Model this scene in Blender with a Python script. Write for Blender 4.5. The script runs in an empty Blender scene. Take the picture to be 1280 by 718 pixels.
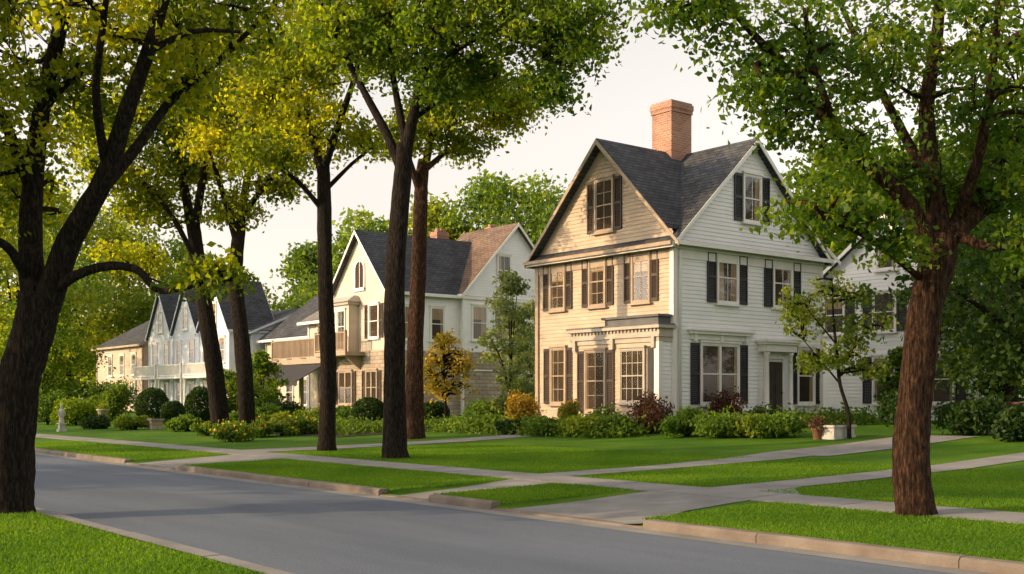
import bpy, math, random
import numpy as np
from mathutils import Vector
random.seed(7); rng=np.random.default_rng(7)
SC=bpy.context.scene; COL=SC.collection
FPX=1400.;HY=500.;CZ=1.6
AN=math.atan(0.8); SA,CA=math.sin(AN),math.cos(AN)
RV=np.array([CA,-SA,0.]); FV=np.array([SA,CA,0.]); ZV=np.array([0,0,1.])
def wxy(px,d):
    lat=(px-640)/FPX*d
    return CA*lat+SA*d, -SA*lat+CA*d
def pd(px,py,d):
    x,y=wxy(px,d); return Vector((x,y,CZ-(py-HY)/FPX*d))
GX=[-400,-30,0,4.3,9.95,12.5,13.7,16,20,24,27,32,45,80,700]
GZ=[.6,.2,.1,.1,.11,.16,.19,.22,.30,.46,.63,.72,.85,1.0,3.0]
APR=[(10.0,12.6),(14.55,15.7),(24.7,27.5)]
def drop(y):
    m=0
    for a,b in APR:
        t=min((y-(a-.35))/.35,((b+.35)-y)/.35); t=max(0,min(1,t)); m=max(m,t)
    return m
def gz(x,y=0):
    z=float(np.interp(x,GX,GZ))
    if 9.86<x<12.5:
        k=drop(y)
        if k: z=(1-k)*z+k*(.01+.15*(x-9.86)/2.64)
    return z
def gat(px,py):
    z=.3
    for i in range(12):
        d=FPX*(CZ-z)/(py-HY); x,y=wxy(px,d); z=.5*z+.5*gz(x,y)
    return Vector((x,y,gz(x,y)))
# ---------------------------------------------------------------- materials
def mat(name):
    m=bpy.data.materials.new(name); m.use_nodes=True
    n=m.node_tree.nodes; l=m.node_tree.links
    return m,n,l,n['Principled BSDF']
def ramp(n,stops):
    r=n.new('ShaderNodeValToRGB'); e=r.color_ramp.elements
    while len(e)<len(stops): e.new(.5)
    for q,(p,c) in zip(e,stops): q.position=p; q.color=(c[0],c[1],c[2],1)
    return r
def noisy(name,stops,scale=8,rough=.8,bump=.0,bscale=60,vec=(1,1,1),detail=6,spec=.3,bdist=.02):
    m,n,l,b=mat(name)
    tc=n.new('ShaderNodeTexCoord'); mp=n.new('ShaderNodeMapping'); mp.inputs['Scale'].default_value=vec
    l.new(tc.outputs['Object'],mp.inputs['Vector'])
    t=n.new('ShaderNodeTexNoise'); t.inputs['Scale'].default_value=scale; t.inputs['Detail'].default_value=detail
    l.new(mp.outputs[0],t.inputs['Vector']); r=ramp(n,stops); l.new(t.outputs['Fac'],r.inputs[0])
    l.new(r.outputs[0],b.inputs['Base Color']); b.inputs['Roughness'].default_value=rough
    b.inputs['Specular IOR Level'].default_value=spec
    if bump:
        t2=n.new('ShaderNodeTexNoise'); t2.inputs['Scale'].default_value=bscale; t2.inputs['Detail'].default_value=8
        l.new(mp.outputs[0],t2.inputs['Vector']); bp=n.new('ShaderNodeBump'); bp.inputs['Strength'].default_value=bump
        bp.inputs['Distance'].default_value=bdist
        l.new(t2.outputs['Fac'],bp.inputs['Height']); l.new(bp.outputs[0],b.inputs['Normal'])
    return m
def brick(name,mode,c1,c2,mortar,bw,bh,ms=.01,bump=.5,rough=.85,off=.5):
    m,n,l,b=mat(name)
    tc=n.new('ShaderNodeTexCoord'); sp=n.new('ShaderNodeSeparateXYZ'); l.new(tc.outputs['Object'],sp.inputs[0])
    cb=n.new('ShaderNodeCombineXYZ')
    if mode=='x': l.new(sp.outputs[0],cb.inputs[0])
    elif mode=='y': l.new(sp.outputs[1],cb.inputs[0])
    else:
        ad=n.new('ShaderNodeMath'); l.new(sp.outputs[0],ad.inputs[0]); l.new(sp.outputs[1],ad.inputs[1]); l.new(ad.outputs[0],cb.inputs[0])
    l.new(sp.outputs[2],cb.inputs[1])
    t=n.new('ShaderNodeTexBrick'); l.new(cb.outputs[0],t.inputs['Vector'])
    t.inputs['Scale'].default_value=1; t.inputs['Brick Width'].default_value=bw; t.inputs['Row Height'].default_value=bh
    t.inputs['Mortar Size'].default_value=ms; t.inputs['Color1'].default_value=(*c1,1); t.inputs['Color2'].default_value=(*c2,1); t.inputs['Mortar'].default_value=(*mortar,1)
    ns=n.new('ShaderNodeTexNoise'); ns.inputs['Scale'].default_value=.9; ns.inputs['Detail'].default_value=5; l.new(tc.outputs['Object'],ns.inputs['Vector'])
    rr=ramp(n,[(.3,(.72,.72,.72)),(.7,(1.15,1.15,1.15))]); l.new(ns.outputs['Fac'],rr.inputs[0])
    mx=n.new('ShaderNodeMix'); mx.data_type='RGBA'; mx.blend_type='MULTIPLY'; mx.inputs[0].default_value=1
    l.new(t.outputs['Color'],mx.inputs[6]); l.new(rr.outputs[0],mx.inputs[7]); l.new(mx.outputs[2],b.inputs['Base Color'])
    bp=n.new('ShaderNodeBump'); bp.inputs['Strength'].default_value=bump; bp.inputs['Distance'].default_value=.02; bp.invert=True
    l.new(t.outputs['Fac'],bp.inputs['Height']); l.new(bp.outputs[0],b.inputs['Normal']); b.inputs['Roughness'].default_value=rough
    b.inputs['Specular IOR Level'].default_value=.2
    return m
def leafmat(name,c0,c1,c2,tr=.4):
    m,n,l,b=mat(name)
    at=n.new('ShaderNodeAttribute'); at.attribute_name='tone'
    r=ramp(n,[(.05,c0),(.5,c1),(.95,c2)]); l.new(at.outputs['Fac'],r.inputs[0])
    l.new(r.outputs[0],b.inputs['Base Color']); b.inputs['Roughness'].default_value=.55; b.inputs['Specular IOR Level'].default_value=.2
    t=n.new('ShaderNodeBsdfTranslucent')
    g=n.new('ShaderNodeMix'); g.data_type='RGBA'; g.blend_type='MULTIPLY'; g.inputs[0].default_value=1
    l.new(r.outputs[0],g.inputs[6]); g.inputs[7].default_value=(2.8,2.6,.7,1); l.new(g.outputs[2],t.inputs['Color'])
    mx=n.new('ShaderNodeMixShader'); mx.inputs[0].default_value=tr
    l.new(b.outputs[0],mx.inputs[1]); l.new(t.outputs[0],mx.inputs[2]); l.new(mx.outputs[0],n['Material Output'].inputs['Surface'])
    return m
M={}
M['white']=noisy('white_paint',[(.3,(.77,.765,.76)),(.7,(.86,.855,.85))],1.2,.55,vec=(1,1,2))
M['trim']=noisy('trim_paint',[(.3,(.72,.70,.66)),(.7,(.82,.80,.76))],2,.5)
M['tan']=noisy('warm_tan_clapboard',[(.3,(.44,.34,.255)),(.7,(.56,.45,.34))],1.3,.6,vec=(1,1,2))  # warm sun coloured into the main house's white front; own paint elsewhere
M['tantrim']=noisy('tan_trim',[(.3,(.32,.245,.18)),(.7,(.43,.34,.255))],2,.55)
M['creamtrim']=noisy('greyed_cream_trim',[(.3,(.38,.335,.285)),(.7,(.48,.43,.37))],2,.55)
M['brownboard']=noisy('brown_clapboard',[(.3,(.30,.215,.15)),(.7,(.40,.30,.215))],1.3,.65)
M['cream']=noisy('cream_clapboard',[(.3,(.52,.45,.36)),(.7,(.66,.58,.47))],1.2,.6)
M['bluewhite']=noisy('cool_white_boards',[(.3,(.58,.62,.69)),(.7,(.68,.72,.79))],1.2,.6)
M['shutter']=noisy('dark_shutter_paint',[(.3,(.018,.019,.022)),(.7,(.035,.035,.038))],3,.45)
M['flatroof']=noisy('grey_flat_roof',[(.3,(.10,.10,.105)),(.7,(.15,.15,.155))],3,.7)
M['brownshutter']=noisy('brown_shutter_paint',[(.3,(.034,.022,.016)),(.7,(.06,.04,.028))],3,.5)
M['dark']=noisy('dark_interior',[(.3,(.02,.014,.01)),(.7,(.07,.045,.028))],.8,.9)
M['curtain']=noisy('linen_curtain',[(.35,(.24,.165,.09)),(.65,(.35,.26,.155))],14,.9,vec=(1,1,.05))
M['door']=noisy('dark_door_paint',[(.3,(.03,.022,.018)),(.7,(.05,.04,.03))],3,.4)
M['metal']=noisy('dark_metal',[(.3,(.02,.02,.02)),(.7,(.04,.04,.04))],5,.4)
M['awning']=noisy('dark_awning_cloth',[(.3,(.025,.027,.03)),(.7,(.05,.05,.055))],5,.8)
M['rx']=brick('slate_shingles_x','x',(.055,.060,.068),(.092,.097,.105),(.024,.026,.03),.34,.13,.012,.6)
M['ry']=brick('slate_shingles_y','y',(.055,.060,.068),(.092,.097,.105),(.024,.026,.03),.34,.13,.012,.6)
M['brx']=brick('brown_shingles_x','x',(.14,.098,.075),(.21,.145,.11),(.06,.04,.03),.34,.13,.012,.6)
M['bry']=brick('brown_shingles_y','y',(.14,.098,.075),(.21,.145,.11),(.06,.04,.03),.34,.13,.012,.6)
M['palex']=brick('pale_shingles_x','x',(.18,.17,.16),(.25,.23,.21),(.12,.11,.1),.34,.13,.012,.6)
M['paley']=brick('pale_shingles_y','y',(.18,.17,.16),(.25,.23,.21),(.12,.11,.1),.34,.13,.012,.6)
M['brick']=brick('red_brick','xy',(.36,.15,.09),(.46,.22,.14),(.42,.34,.28),.24,.085,.012,.6)
M['stone']=brick('pale_stone_blocks','xy',(.36,.29,.215),(.48,.40,.31),(.24,.20,.16),.5,.2,.015,.6)
M['concrete']=noisy('concrete',[(.3,(.185,.18,.178)),(.7,(.28,.274,.27))],1.6,.85,.35,40)
M['kerb']=noisy('kerb_stone',[(.3,(.15,.12,.10)),(.7,(.235,.20,.17))],2.5,.85,.4,40)
M['mulch']=noisy('bark_mulch',[(.3,(.02,.014,.01)),(.7,(.06,.042,.03))],18,.95,.9,60)
M['wood']=noisy('bench_wood',[(.3,(.05,.022,.016)),(.7,(.10,.04,.028))],8,.6)
M['terra']=noisy('terracotta',[(.3,(.16,.075,.045)),(.7,(.24,.115,.07))],6,.8)
M['marble']=noisy('weathered_white_stone',[(.3,(.38,.37,.34)),(.7,(.54,.52,.48))],6,.7,.2,30)
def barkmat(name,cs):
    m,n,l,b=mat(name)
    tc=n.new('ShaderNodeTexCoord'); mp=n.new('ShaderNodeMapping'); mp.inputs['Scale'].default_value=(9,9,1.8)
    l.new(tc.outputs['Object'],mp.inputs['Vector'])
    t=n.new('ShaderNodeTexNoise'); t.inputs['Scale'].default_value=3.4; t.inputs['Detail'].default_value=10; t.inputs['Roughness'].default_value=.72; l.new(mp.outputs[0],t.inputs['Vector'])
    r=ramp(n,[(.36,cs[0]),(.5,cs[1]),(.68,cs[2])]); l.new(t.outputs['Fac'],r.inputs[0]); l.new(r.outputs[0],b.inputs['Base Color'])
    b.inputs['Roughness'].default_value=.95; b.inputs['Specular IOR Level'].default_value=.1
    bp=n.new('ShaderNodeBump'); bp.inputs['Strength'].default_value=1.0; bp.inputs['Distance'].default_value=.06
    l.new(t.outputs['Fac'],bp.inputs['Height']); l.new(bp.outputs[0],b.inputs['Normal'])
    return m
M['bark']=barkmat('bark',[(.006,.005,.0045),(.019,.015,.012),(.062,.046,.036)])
M['barkred']=barkmat('reddish_bark',[(.010,.006,.005),(.042,.024,.016),(.17,.088,.050)])  # red tint carries the orange sunlight of the right trunk
def glassmat():
    m,n,l,b=mat('window_glass')
    g=n.new('ShaderNodeBsdfGlossy'); g.inputs['Roughness'].default_value=.06; g.inputs['Color'].default_value=(.9,.9,.9,1)
    t=n.new('ShaderNodeBsdfTransparent'); mx=n.new('ShaderNodeMixShader')
    fr=n.new('ShaderNodeLayerWeight'); fr.inputs['Blend'].default_value=.5
    pw=n.new('ShaderNodeMath'); pw.operation='POWER'; pw.inputs[1].default_value=3.0; l.new(fr.outputs['Facing'],pw.inputs[0])
    ad=n.new('ShaderNodeMath'); ad.operation='MULTIPLY_ADD'; ad.inputs[1].default_value=.7; ad.inputs[2].default_value=.05; l.new(pw.outputs[0],ad.inputs[0]); l.new(ad.outputs[0],mx.inputs[0])
    l.new(t.outputs[0],mx.inputs[1]); l.new(g.outputs[0],mx.inputs[2]); l.new(mx.outputs[0],n['Material Output'].inputs['Surface'])
    return m
M['glass']=glassmat()
def roadmat():
    m,n,l,b=mat('asphalt')
    tc=n.new('ShaderNodeTexCoord')
    mp=n.new('ShaderNodeMapping'); mp.inputs['Scale'].default_value=(1,.16,1); l.new(tc.outputs['Object'],mp.inputs['Vector'])
    t=n.new('ShaderNodeTexNoise'); t.inputs['Scale'].default_value=1.1; t.inputs['Detail'].default_value=7; l.new(mp.outputs[0],t.inputs['Vector'])
    r=ramp(n,[(.3,(.092,.114,.155)),(.7,(.135,.160,.205))]); l.new(t.outputs['Fac'],r.inputs[0])
    f=n.new('ShaderNodeTexNoise'); f.inputs['Scale'].default_value=70; f.inputs['Detail'].default_value=3; l.new(tc.outputs['Object'],f.inputs['Vector'])
    r2=ramp(n,[(.3,(.68,.68,.68)),(.7,(1.28,1.28,1.28))]); l.new(f.outputs['Fac'],r2.inputs[0])
    a=n.new('ShaderNodeMix'); a.data_type='RGBA'; a.blend_type='MULTIPLY'; a.inputs[0].default_value=1; l.new(r.outputs[0],a.inputs[6]); l.new(r2.outputs[0],a.inputs[7])
    l.new(a.outputs[2],b.inputs['Base Color']); b.inputs['Roughness'].default_value=.75; b.inputs['Specular IOR Level'].default_value=.3
    bp=n.new('ShaderNodeBump'); bp.inputs['Strength'].default_value=.35; bp.inputs['Distance'].default_value=.01; l.new(f.outputs['Fac'],bp.inputs['Height']); l.new(bp.outputs[0],b.inputs['Normal'])
    return m
M['road']=roadmat()
def groundmat():
    m,n,l,b=mat('lawn')
    tc=n.new('ShaderNodeTexCoord')
    t=n.new('ShaderNodeTexNoise'); t.inputs['Scale'].default_value=.45; t.inputs['Detail'].default_value=6; l.new(tc.outputs['Object'],t.inputs['Vector'])
    f=n.new('ShaderNodeTexNoise'); f.inputs['Scale'].default_value=26; f.inputs['Detail'].default_value=6; f.inputs['Roughness'].default_value=.7; l.new(tc.outputs['Object'],f.inputs['Vector'])
    r=ramp(n,[(.3,(.042,.112,.007)),(.55,(.070,.160,.009)),(.75,(.112,.19,.014))]); l.new(t.outputs['Fac'],r.inputs[0])
    r2=ramp(n,[(.3,(.6,.6,.6)),(.7,(1.4,1.4,1.3))]); l.new(f.outputs['Fac'],r2.inputs[0])
    a=n.new('ShaderNodeMix'); a.data_type='RGBA'; a.blend_type='MULTIPLY'; a.inputs[0].default_value=1; l.new(r.outputs[0],a.inputs[6]); l.new(r2.outputs[0],a.inputs[7])
    l.new(a.outputs[2],b.inputs['Base Color']); b.inputs['Roughness'].default_value=.9; b.inputs['Specular IOR Level'].default_value=.1
    bp=n.new('ShaderNodeBump'); bp.inputs['Strength'].default_value=.7; bp.inputs['Distance'].default_value=.04; l.new(f.outputs['Fac'],bp.inputs['Height']); l.new(bp.outputs[0],b.inputs['Normal'])
    return m
M['lawn']=groundmat()
M['blade']=leafmat('grass_blades',(.042,.105,.007),(.085,.18,.010),(.15,.24,.018),.4)
M['L_shade']=leafmat('leaves_shade_green',(.012,.033,.006),(.032,.068,.009),(.07,.115,.014),.32)
M['L_deep']=leafmat('leaves_deep_green',(.02,.052,.008),(.068,.13,.012),(.18,.22,.018),.5)
M['L_mid']=leafmat('leaves_mid_green',(.024,.058,.008),(.082,.138,.012),(.21,.245,.018),.54)
M['L_gold']=leafmat('leaves_golden_green',(.038,.07,.008),(.135,.172,.012),(.31,.30,.018),.6)  # yellow glow of sunlit crowns put into the leaf colour
M['L_bg']=leafmat('leaves_pale_green',(.05,.095,.02),(.105,.17,.032),(.20,.25,.05),.48)  # lightened so background trees look hazed by distance
M['L_bggold']=leafmat('leaves_pale_gold',(.075,.11,.018),(.165,.205,.028),(.29,.30,.045),.5)  # golden sunlight and distance haze both put into the leaf colour
M['L_dark']=leafmat('leaves_dark_hedge',(.012,.03,.008),(.028,.062,.012),(.055,.095,.02),.25)
M['L_shrub']=leafmat('leaves_shrub',(.03,.07,.012),(.085,.155,.02),(.17,.23,.035),.38)
M['L_lime']=leafmat('leaves_lime',(.06,.11,.012),(.13,.18,.022),(.24,.26,.035),.38)
M['L_orange']=leafmat('leaves_orange',(.22,.09,.012),(.40,.19,.025),(.5,.31,.05),.3)
M['L_amber']=leafmat('leaves_amber',(.13,.125,.02),(.27,.215,.035),(.42,.30,.055),.4)
M['L_red']=leafmat('leaves_russet',(.04,.02,.018),(.09,.042,.032),(.15,.085,.045),.25)
M['L_conifer']=leafmat('leaves_grey_green',(.07,.105,.05),(.14,.185,.09),(.23,.26,.13),.4)
M['L_yflower']=leafmat('petals_yellow',(.5,.28,.02),(.65,.45,.04),(.7,.56,.1),.3)
M['L_wflower']=leafmat('petals_white',(.5,.45,.4),(.65,.6,.55),(.75,.72,.68),.3)
# ---------------------------------------------------------------- mesh helpers
def props(o,label=None,cat=None,group=None,kind=None):
    if label: o['label']=label
    if cat: o['category']=cat
    if group: o['group']=group
    if kind: o['kind']=kind
    return o
def thing(name,loc,label,cat,group=None):
    o=bpy.data.objects.new(name,None); COL.objects.link(o); o.location=loc; o.empty_display_size=.3
    return props(o,label,cat,group)
class MB:
    def __init__(s): s.v=[];s.f=[];s.mi=[]
    def face(s,pts,m=0):
        b=len(s.v); s.v+= [tuple(p) for p in pts]; s.f.append(tuple(range(b,b+len(pts)))); s.mi.append(m)
    def box(s,x0,x1,y0,y1,z0,z1,m=0):
        x0,x1=sorted((x0,x1));y0,y1=sorted((y0,y1));z0,z1=sorted((z0,z1))
        b=len(s.v)
        s.v+=[(x0,y0,z0),(x1,y0,z0),(x1,y1,z0),(x0,y1,z0),(x0,y0,z1),(x1,y0,z1),(x1,y1,z1),(x0,y1,z1)]
        for q in ((0,3,2,1),(4,5,6,7),(0,1,5,4),(1,2,6,5),(2,3,7,6),(3,0,4,7)): s.f.append(tuple(b+i for i in q)); s.mi.append(m)
    def pbox(s,P,s0,s1,z0,z1,o0,o1,m=0):
        a=P(s0,z0,o0); c=P(s1,z1,o1); s.box(a[0],c[0],a[1],c[1],a[2],c[2],m)
    def hexa(s,p,m=0):
        b=len(s.v); s.v+=[tuple(q) for q in p]
        for q in ((0,3,2,1),(4,5,6,7),(0,1,5,4),(1,2,6,5),(2,3,7,6),(3,0,4,7)): s.f.append(tuple(b+i for i in q)); s.mi.append(m)
    def lathe(s,c,prof,n=16,m=0):
        b=len(s.v)
        for r,z in prof:
            for i in range(n):
                a=2*math.pi*i/n; s.v.append((c[0]+r*math.cos(a),c[1]+r*math.sin(a),c[2]+z))
        for j in range(len(prof)-1):
            for i in range(n):
                k=(i+1)%n; s.f.append((b+j*n+i,b+j*n+k,b+(j+1)*n+k,b+(j+1)*n+i)); s.mi.append(m)
        s.f.append(tuple(b+(len(prof)-1)*n+i for i in range(n))); s.mi.append(m)
    def tube(s,pts,rad,n=8,jit=0.,m=0,flute=0.):
        pts=[Vector(p) for p in pts]; b=len(s.v); N=len(pts); ph=random.random()*6; a=None
        for i,p in enumerate(pts):
            t=(pts[min(i+1,N-1)]-pts[max(i-1,0)])
            if t.length<1e-6: t=Vector((0,0,1))
            t.normalize()
            if a is None:
                a=t.cross(Vector((.31,.9,.2)))
                if a.length<1e-2: a=t.cross(Vector((1,0,0)))
            a=a-t*a.dot(t)
            if a.length<1e-4: a=t.cross(Vector((.2,.3,.9)))
            a.normalize(); c=t.cross(a)
            for k in range(n):
                th=2*math.pi*k/n
                r=rad[i]*(1+jit*(random.random()-.5)+flute*(.45*math.sin(3*th+ph+.35*i)+.25*math.sin(5*th+2*ph-.2*i)))
                s.v.append(tuple(p+a*(r*math.cos(th))+c*(r*math.sin(th))))
        for i in range(N-1):
            for k in range(n):
                q=(k+1)%n; s.f.append((b+i*n+k,b+i*n+q,b+(i+1)*n+q,b+(i+1)*n+k)); s.mi.append(m)
        s.f.append(tuple(b+(N-1)*n+k for k in range(n))); s.mi.append(m)
    def build(s,name,mats,parent=None,smooth=False):
        if not isinstance(mats,(list,tuple)): mats=[mats]
        V=np.array(s.v,dtype=float).reshape(-1,3)
        if parent is not None:
            off=np.zeros(3); q=parent
            while q is not None: off+=np.array(q.location); q=q.parent
            V=V-off
        me=bpy.data.meshes.new(name); me.from_pydata(V.tolist(),[],s.f)
        for m in mats: me.materials.append(m)
        if len(mats)>1: me.polygons.foreach_set('material_index',s.mi)
        if smooth: me.polygons.foreach_set('use_smooth',[True]*len(me.polygons))
        me.update()
        o=bpy.data.objects.new(name,me); COL.objects.link(o)
        if parent is not None: o.parent=parent
        return o
def npmesh(name,V,k,m,parent=None,tone=None):
    if parent is not None: V=V-np.array(parent.location)
    nf=len(V)//k
    me=bpy.data.meshes.new(name); me.vertices.add(len(V)); me.vertices.foreach_set('co',V.astype(np.float32).ravel())
    me.loops.add(len(V)); me.loops.foreach_set('vertex_index',np.arange(len(V),dtype=np.int32))
    me.polygons.add(nf); me.polygons.foreach_set('loop_start',np.arange(0,len(V),k,dtype=np.int32))
    try: me.polygons.foreach_set('loop_total',np.full(nf,k,dtype=np.int32))
    except Exception: pass
    me.materials.append(m); me.update(calc_edges=True)
    if tone is not None:
        a=me.attributes.new('tone','FLOAT','FACE'); a.data.foreach_set('value',tone.astype(np.float32))
    o=bpy.data.objects.new(name,me); COL.objects.link(o)
    if parent is not None: o.parent=parent
    return o
def unit(n):
    d=rng.normal(size=(n,3)); return d/np.linalg.norm(d,axis=1)[:,None]
def leaves(centers,tone,L,W=.62,droop=.3,flat=0.):
    n=len(centers); d=unit(n); d[:,2]-=droop; d/=np.linalg.norm(d,axis=1)[:,None]
    q=unit(n); s=np.cross(d,q); s/=(np.linalg.norm(s,axis=1)[:,None]+1e-9)
    nn=np.cross(d,s); l=L*(.7+.6*rng.random(n))[:,None]
    V=np.empty((n,4,3)); V[:,0]=centers-d*l*.5; V[:,1]=centers+s*l*W*.5+nn*l*.10; V[:,2]=centers+d*l*.5; V[:,3]=centers-s*l*W*.5+nn*l*.10
    return V.reshape(-1,3),np.clip(tone,0,1)
def crownpts(blobs,per,sig):
    P=[];T=[];CL=[]
    for c,ax,nc in blobs:
        d=unit(nc)*(rng.random(nc)**.42)[:,None]
        cl=np.array(c)+d@np.array(ax); CL.append(cl)
        tb=rng.normal(.47,.11)
        for q in cl:
            n=max(4,int(per*(.5+rng.random()))); s=sig*(.7+.7*rng.random())
            u=unit(n)*(1.9*rng.random(n)**.6)[:,None]
            p=q+u*np.array([s,s,s*.5]); p[:,2]-=.28*s*(u[:,0]**2+u[:,1]**2)
            P.append(p); T.append(np.clip(tb+rng.normal(0,.17)+rng.normal(0,.09,n),0,1))
    return np.concatenate(P),np.concatenate(T),CL
def smooth(pts,rad,sub=5):
    P=[Vector(p) for p in pts]; out=[];ro=[]
    for i in range(len(P)-1):
        p0=P[max(i-1,0)];p1=P[i];p2=P[i+1];p3=P[min(i+2,len(P)-1)]
        for j in range(sub):
            t=j/sub; t2=t*t;t3=t2*t
            out.append(.5*((2*p1)+(-p0+p2)*t+(2*p0-5*p1+4*p2-p3)*t2+(-p0+3*p1-3*p2+p3)*t3)); ro.append(rad[i]*(1-t)+rad[i+1]*t)
    out.append(P[-1]); ro.append(rad[-1]); return out,ro
def finish_tree(root,trunk,limbs,blobs,per,sig,leaf,lm,tw=True,twr=.012,flute=.12,sub=4,droop=.3,bm='bark'):
    tp,tr=smooth([t[0] for t in trunk],[t[1] for t in trunk],8)
    mb=MB(); mb.tube(tp,tr,20,.09,flute=flute); mb.build('trunk',M[bm],root,True)
    sk=list(tp[len(tp)//2:])
    for L in limbs:
        lp,lr=smooth([t[0] for t in L],[t[1] for t in L],5)
        mb=MB(); mb.tube(lp,lr,10,.10,flute=.06); mb.build('limb',M[bm],root,True); sk+=lp[2:]
    P,T,CL=crownpts(blobs,per,sig)
    V,T=leaves(P,T,leaf,droop=droop); npmesh('crown',V,4,lm,root,T)
    if tw and sk:
        S=np.array([tuple(p) for p in sk]); mb=MB()
        for cl in CL:
            subs=cl[rng.choice(len(cl),min(sub,len(cl)),replace=False)]; 
            for s in subs:
                dd=np.linalg.norm(S-s,axis=1)+.6*np.maximum(0,S[:,2]-s[2]); a=S[dd.argmin()]
                mid=(a+s)/2+rng.normal(size=3)*.12*np.linalg.norm(a-s)+np.array([0,0,.08*np.linalg.norm(a-s)])
                pp,rr=smooth([a,mid,s],[twr*4.0,twr*2.5,twr*1.1],4); mb.tube(pp,rr,5,.1)
            for q in cl:
                dd=np.linalg.norm(subs-q,axis=1); s=subs[dd.argmin()]
                if dd.min()>.05:
                    mid=(s+q)/2+rng.normal(size=3)*.1*dd.min(); mb.tube([s,mid,q],[twr*1.1,twr*.8,twr*.4],3)
        mb.build('twigs',M[bm],root,True)
def pxtree(label,trunk,limbs,blobs,leaf,lm,per=45,sig=.3,group=None,flute=.12,dens=1.,sub=4,bm='bark'):
    b=pd(*trunk[0][:3]); g=gz(b.x,b.y); root=thing('street_tree',(b.x,b.y,g),label,'tree',group)
    tk=[(pd(a[0],a[1],a[2]),a[3]) for a in trunk]; tk[0]=(Vector((b.x,b.y,g-.15)),trunk[0][3]*1.3)
    mid=tk[0][0].lerp(tk[1][0],.22); tk.insert(1,(mid,trunk[0][3]*.90))
    lb=[[(pd(a[0],a[1],a[2]),a[3]) for a in L] for L in limbs]
    bl=[]
    for (px,py,rx,ry,d,rd) in blobs:
        c=pd(px,py,d); kx=rx*d/FPX; kz=ry*d/FPX
        nc=int(dens*(10+9*(kx*kz+kx*rd+kz*rd)))
        bl.append((np.array(c),np.array([RV*kx,FV*rd,ZV*kz]),nc))
    finish_tree(root,tk,lb,bl,per,sig,leaf,lm,flute=flute,sub=sub,bm=bm)
    return root
def bgtree(pos,h,hw,low,lm,leaf,n,label,name='background_tree',group=None,per=26,nb=15,tw=False,tr=.3,seed=None):
    x,y=pos; g=gz(x,y); root=thing(name,(x,y,g),label,'tree',group)
    H=g+h; Lz=g+low; sway=random.uniform(-.4,.4)*min(1,hw/3)
    tk=[(Vector((x,y,g-.1)),tr*1.3),(Vector((x+.05,y,g+low*.5)),tr),(Vector((x+sway*.4,y,g+low+.25*(h-low))),tr*.75),(Vector((x+sway,y,g+low+.7*(h-low))),tr*.3)]
    limbs=[];bl=[]
    for i in range(nb):
        t=(i+.5)/nb; t=min(.97,max(.03,t+random.uniform(-.05,.05)))
        prof=math.sin(math.pi*(t**.75)*.93+.12)
        rr=hw*prof*(.35+.45*random.random()); a=i*2.4+random.random()
        br=hw*(.30+.16*random.random())*(.65+.5*prof)
        c=np.array([x+rr*math.cos(a),y+rr*math.sin(a),Lz+br*.5+t*(h-low-br*1.2)])
        bl.append((c,np.diag([br,br,br*.75]),max(4,int(n/nb/per))))
        if i%3==0:
            s=Vector((x,y,g+low*.8+.3*t*(h-low))); limbs.append([(s,tr*.5),((s+Vector(c))/2+Vector((0,0,.3)),tr*.3),(Vector(c),tr*.1)])
    finish_tree(root,tk,limbs,bl,per,hw*.13,leaf,lm,tw=tw,twr=.02)
    return root
def shrub(pos,w,h,lm,n,label,name='garden_shrub',leaf=.09,nb=7,ball=False,flower=None,nf=0,group=None,cat='shrub',stemh=0):
    x,y=pos; g=gz(x,y); root=thing(name,(x,y,g),label,cat,group)
    mb=MB()
    for i in range(1 if ball else 5):
        a=i*1.3+random.random(); r=0 if ball else w*.25*random.random()
        mb.tube([(x,y,g-.05),(x+r*.5*math.cos(a),y+r*.5*math.sin(a),g+stemh+h*.35),(x+r*math.cos(a),y+r*math.sin(a),g+stemh+h*.7)],[.025+.01*w,.02,.008],5)
    mb.build('stem',M['bark'],root,True)
    if ball:
        d=unit(n); rad=(1-.30*rng.random(n)**1.5)*(1+.05*np.sin(5*d[:,0]+3*d[:,1]+x)*np.cos(4*d[:,2])); P=d*rad[:,None]*np.array([w/2,w/2,h/2])+np.array([x,y,g+stemh+h*.47]); T=rng.normal(.45,.2,n)
        P[:,2]=np.maximum(P[:,2],g+.02)
    else:
        PP=[];TT=[]
        for i in range(nb):
            a=i*2.4+random.random(); r=w*.34*math.sqrt(random.random()); zz=h*(.26+.42*random.random()*(1-r/w))
            bs=random.uniform(.7,1.15); br=np.array([w*.26*bs,w*.26*bs,min(h*.34*bs,zz)])
            m=n//nb; d=unit(m)*(rng.random(m)**.4)[:,None]*(1+.18*np.clip(rng.normal(size=m),-2,1.5))[:,None]
            PP.append(d*br+np.array([x+r*math.cos(a),y+r*math.sin(a),g+stemh+zz])); TT.append(rng.normal(.45+random.uniform(-.15,.15),.14,m))
        P=np.concatenate(PP);T=np.concatenate(TT)
        P[:,2]=np.maximum(P[:,2],g+.02)
    V,T2=leaves(P,T,leaf,.6,-.2); npmesh('foliage',V,4,lm,root,T2)
    if flower is not None:
        k=rng.choice(len(P),min(nf,len(P)),replace=False); F=P[k]+np.array([0,0,.05])
        top=F[:,2]>np.percentile(P[:,2],35); F=F[top]
        V,T2=leaves(F,rng.random(len(F)),leaf*.95,.9,-.1); npmesh('flowers',V,4,flower,root,T2)
    return root
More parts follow.
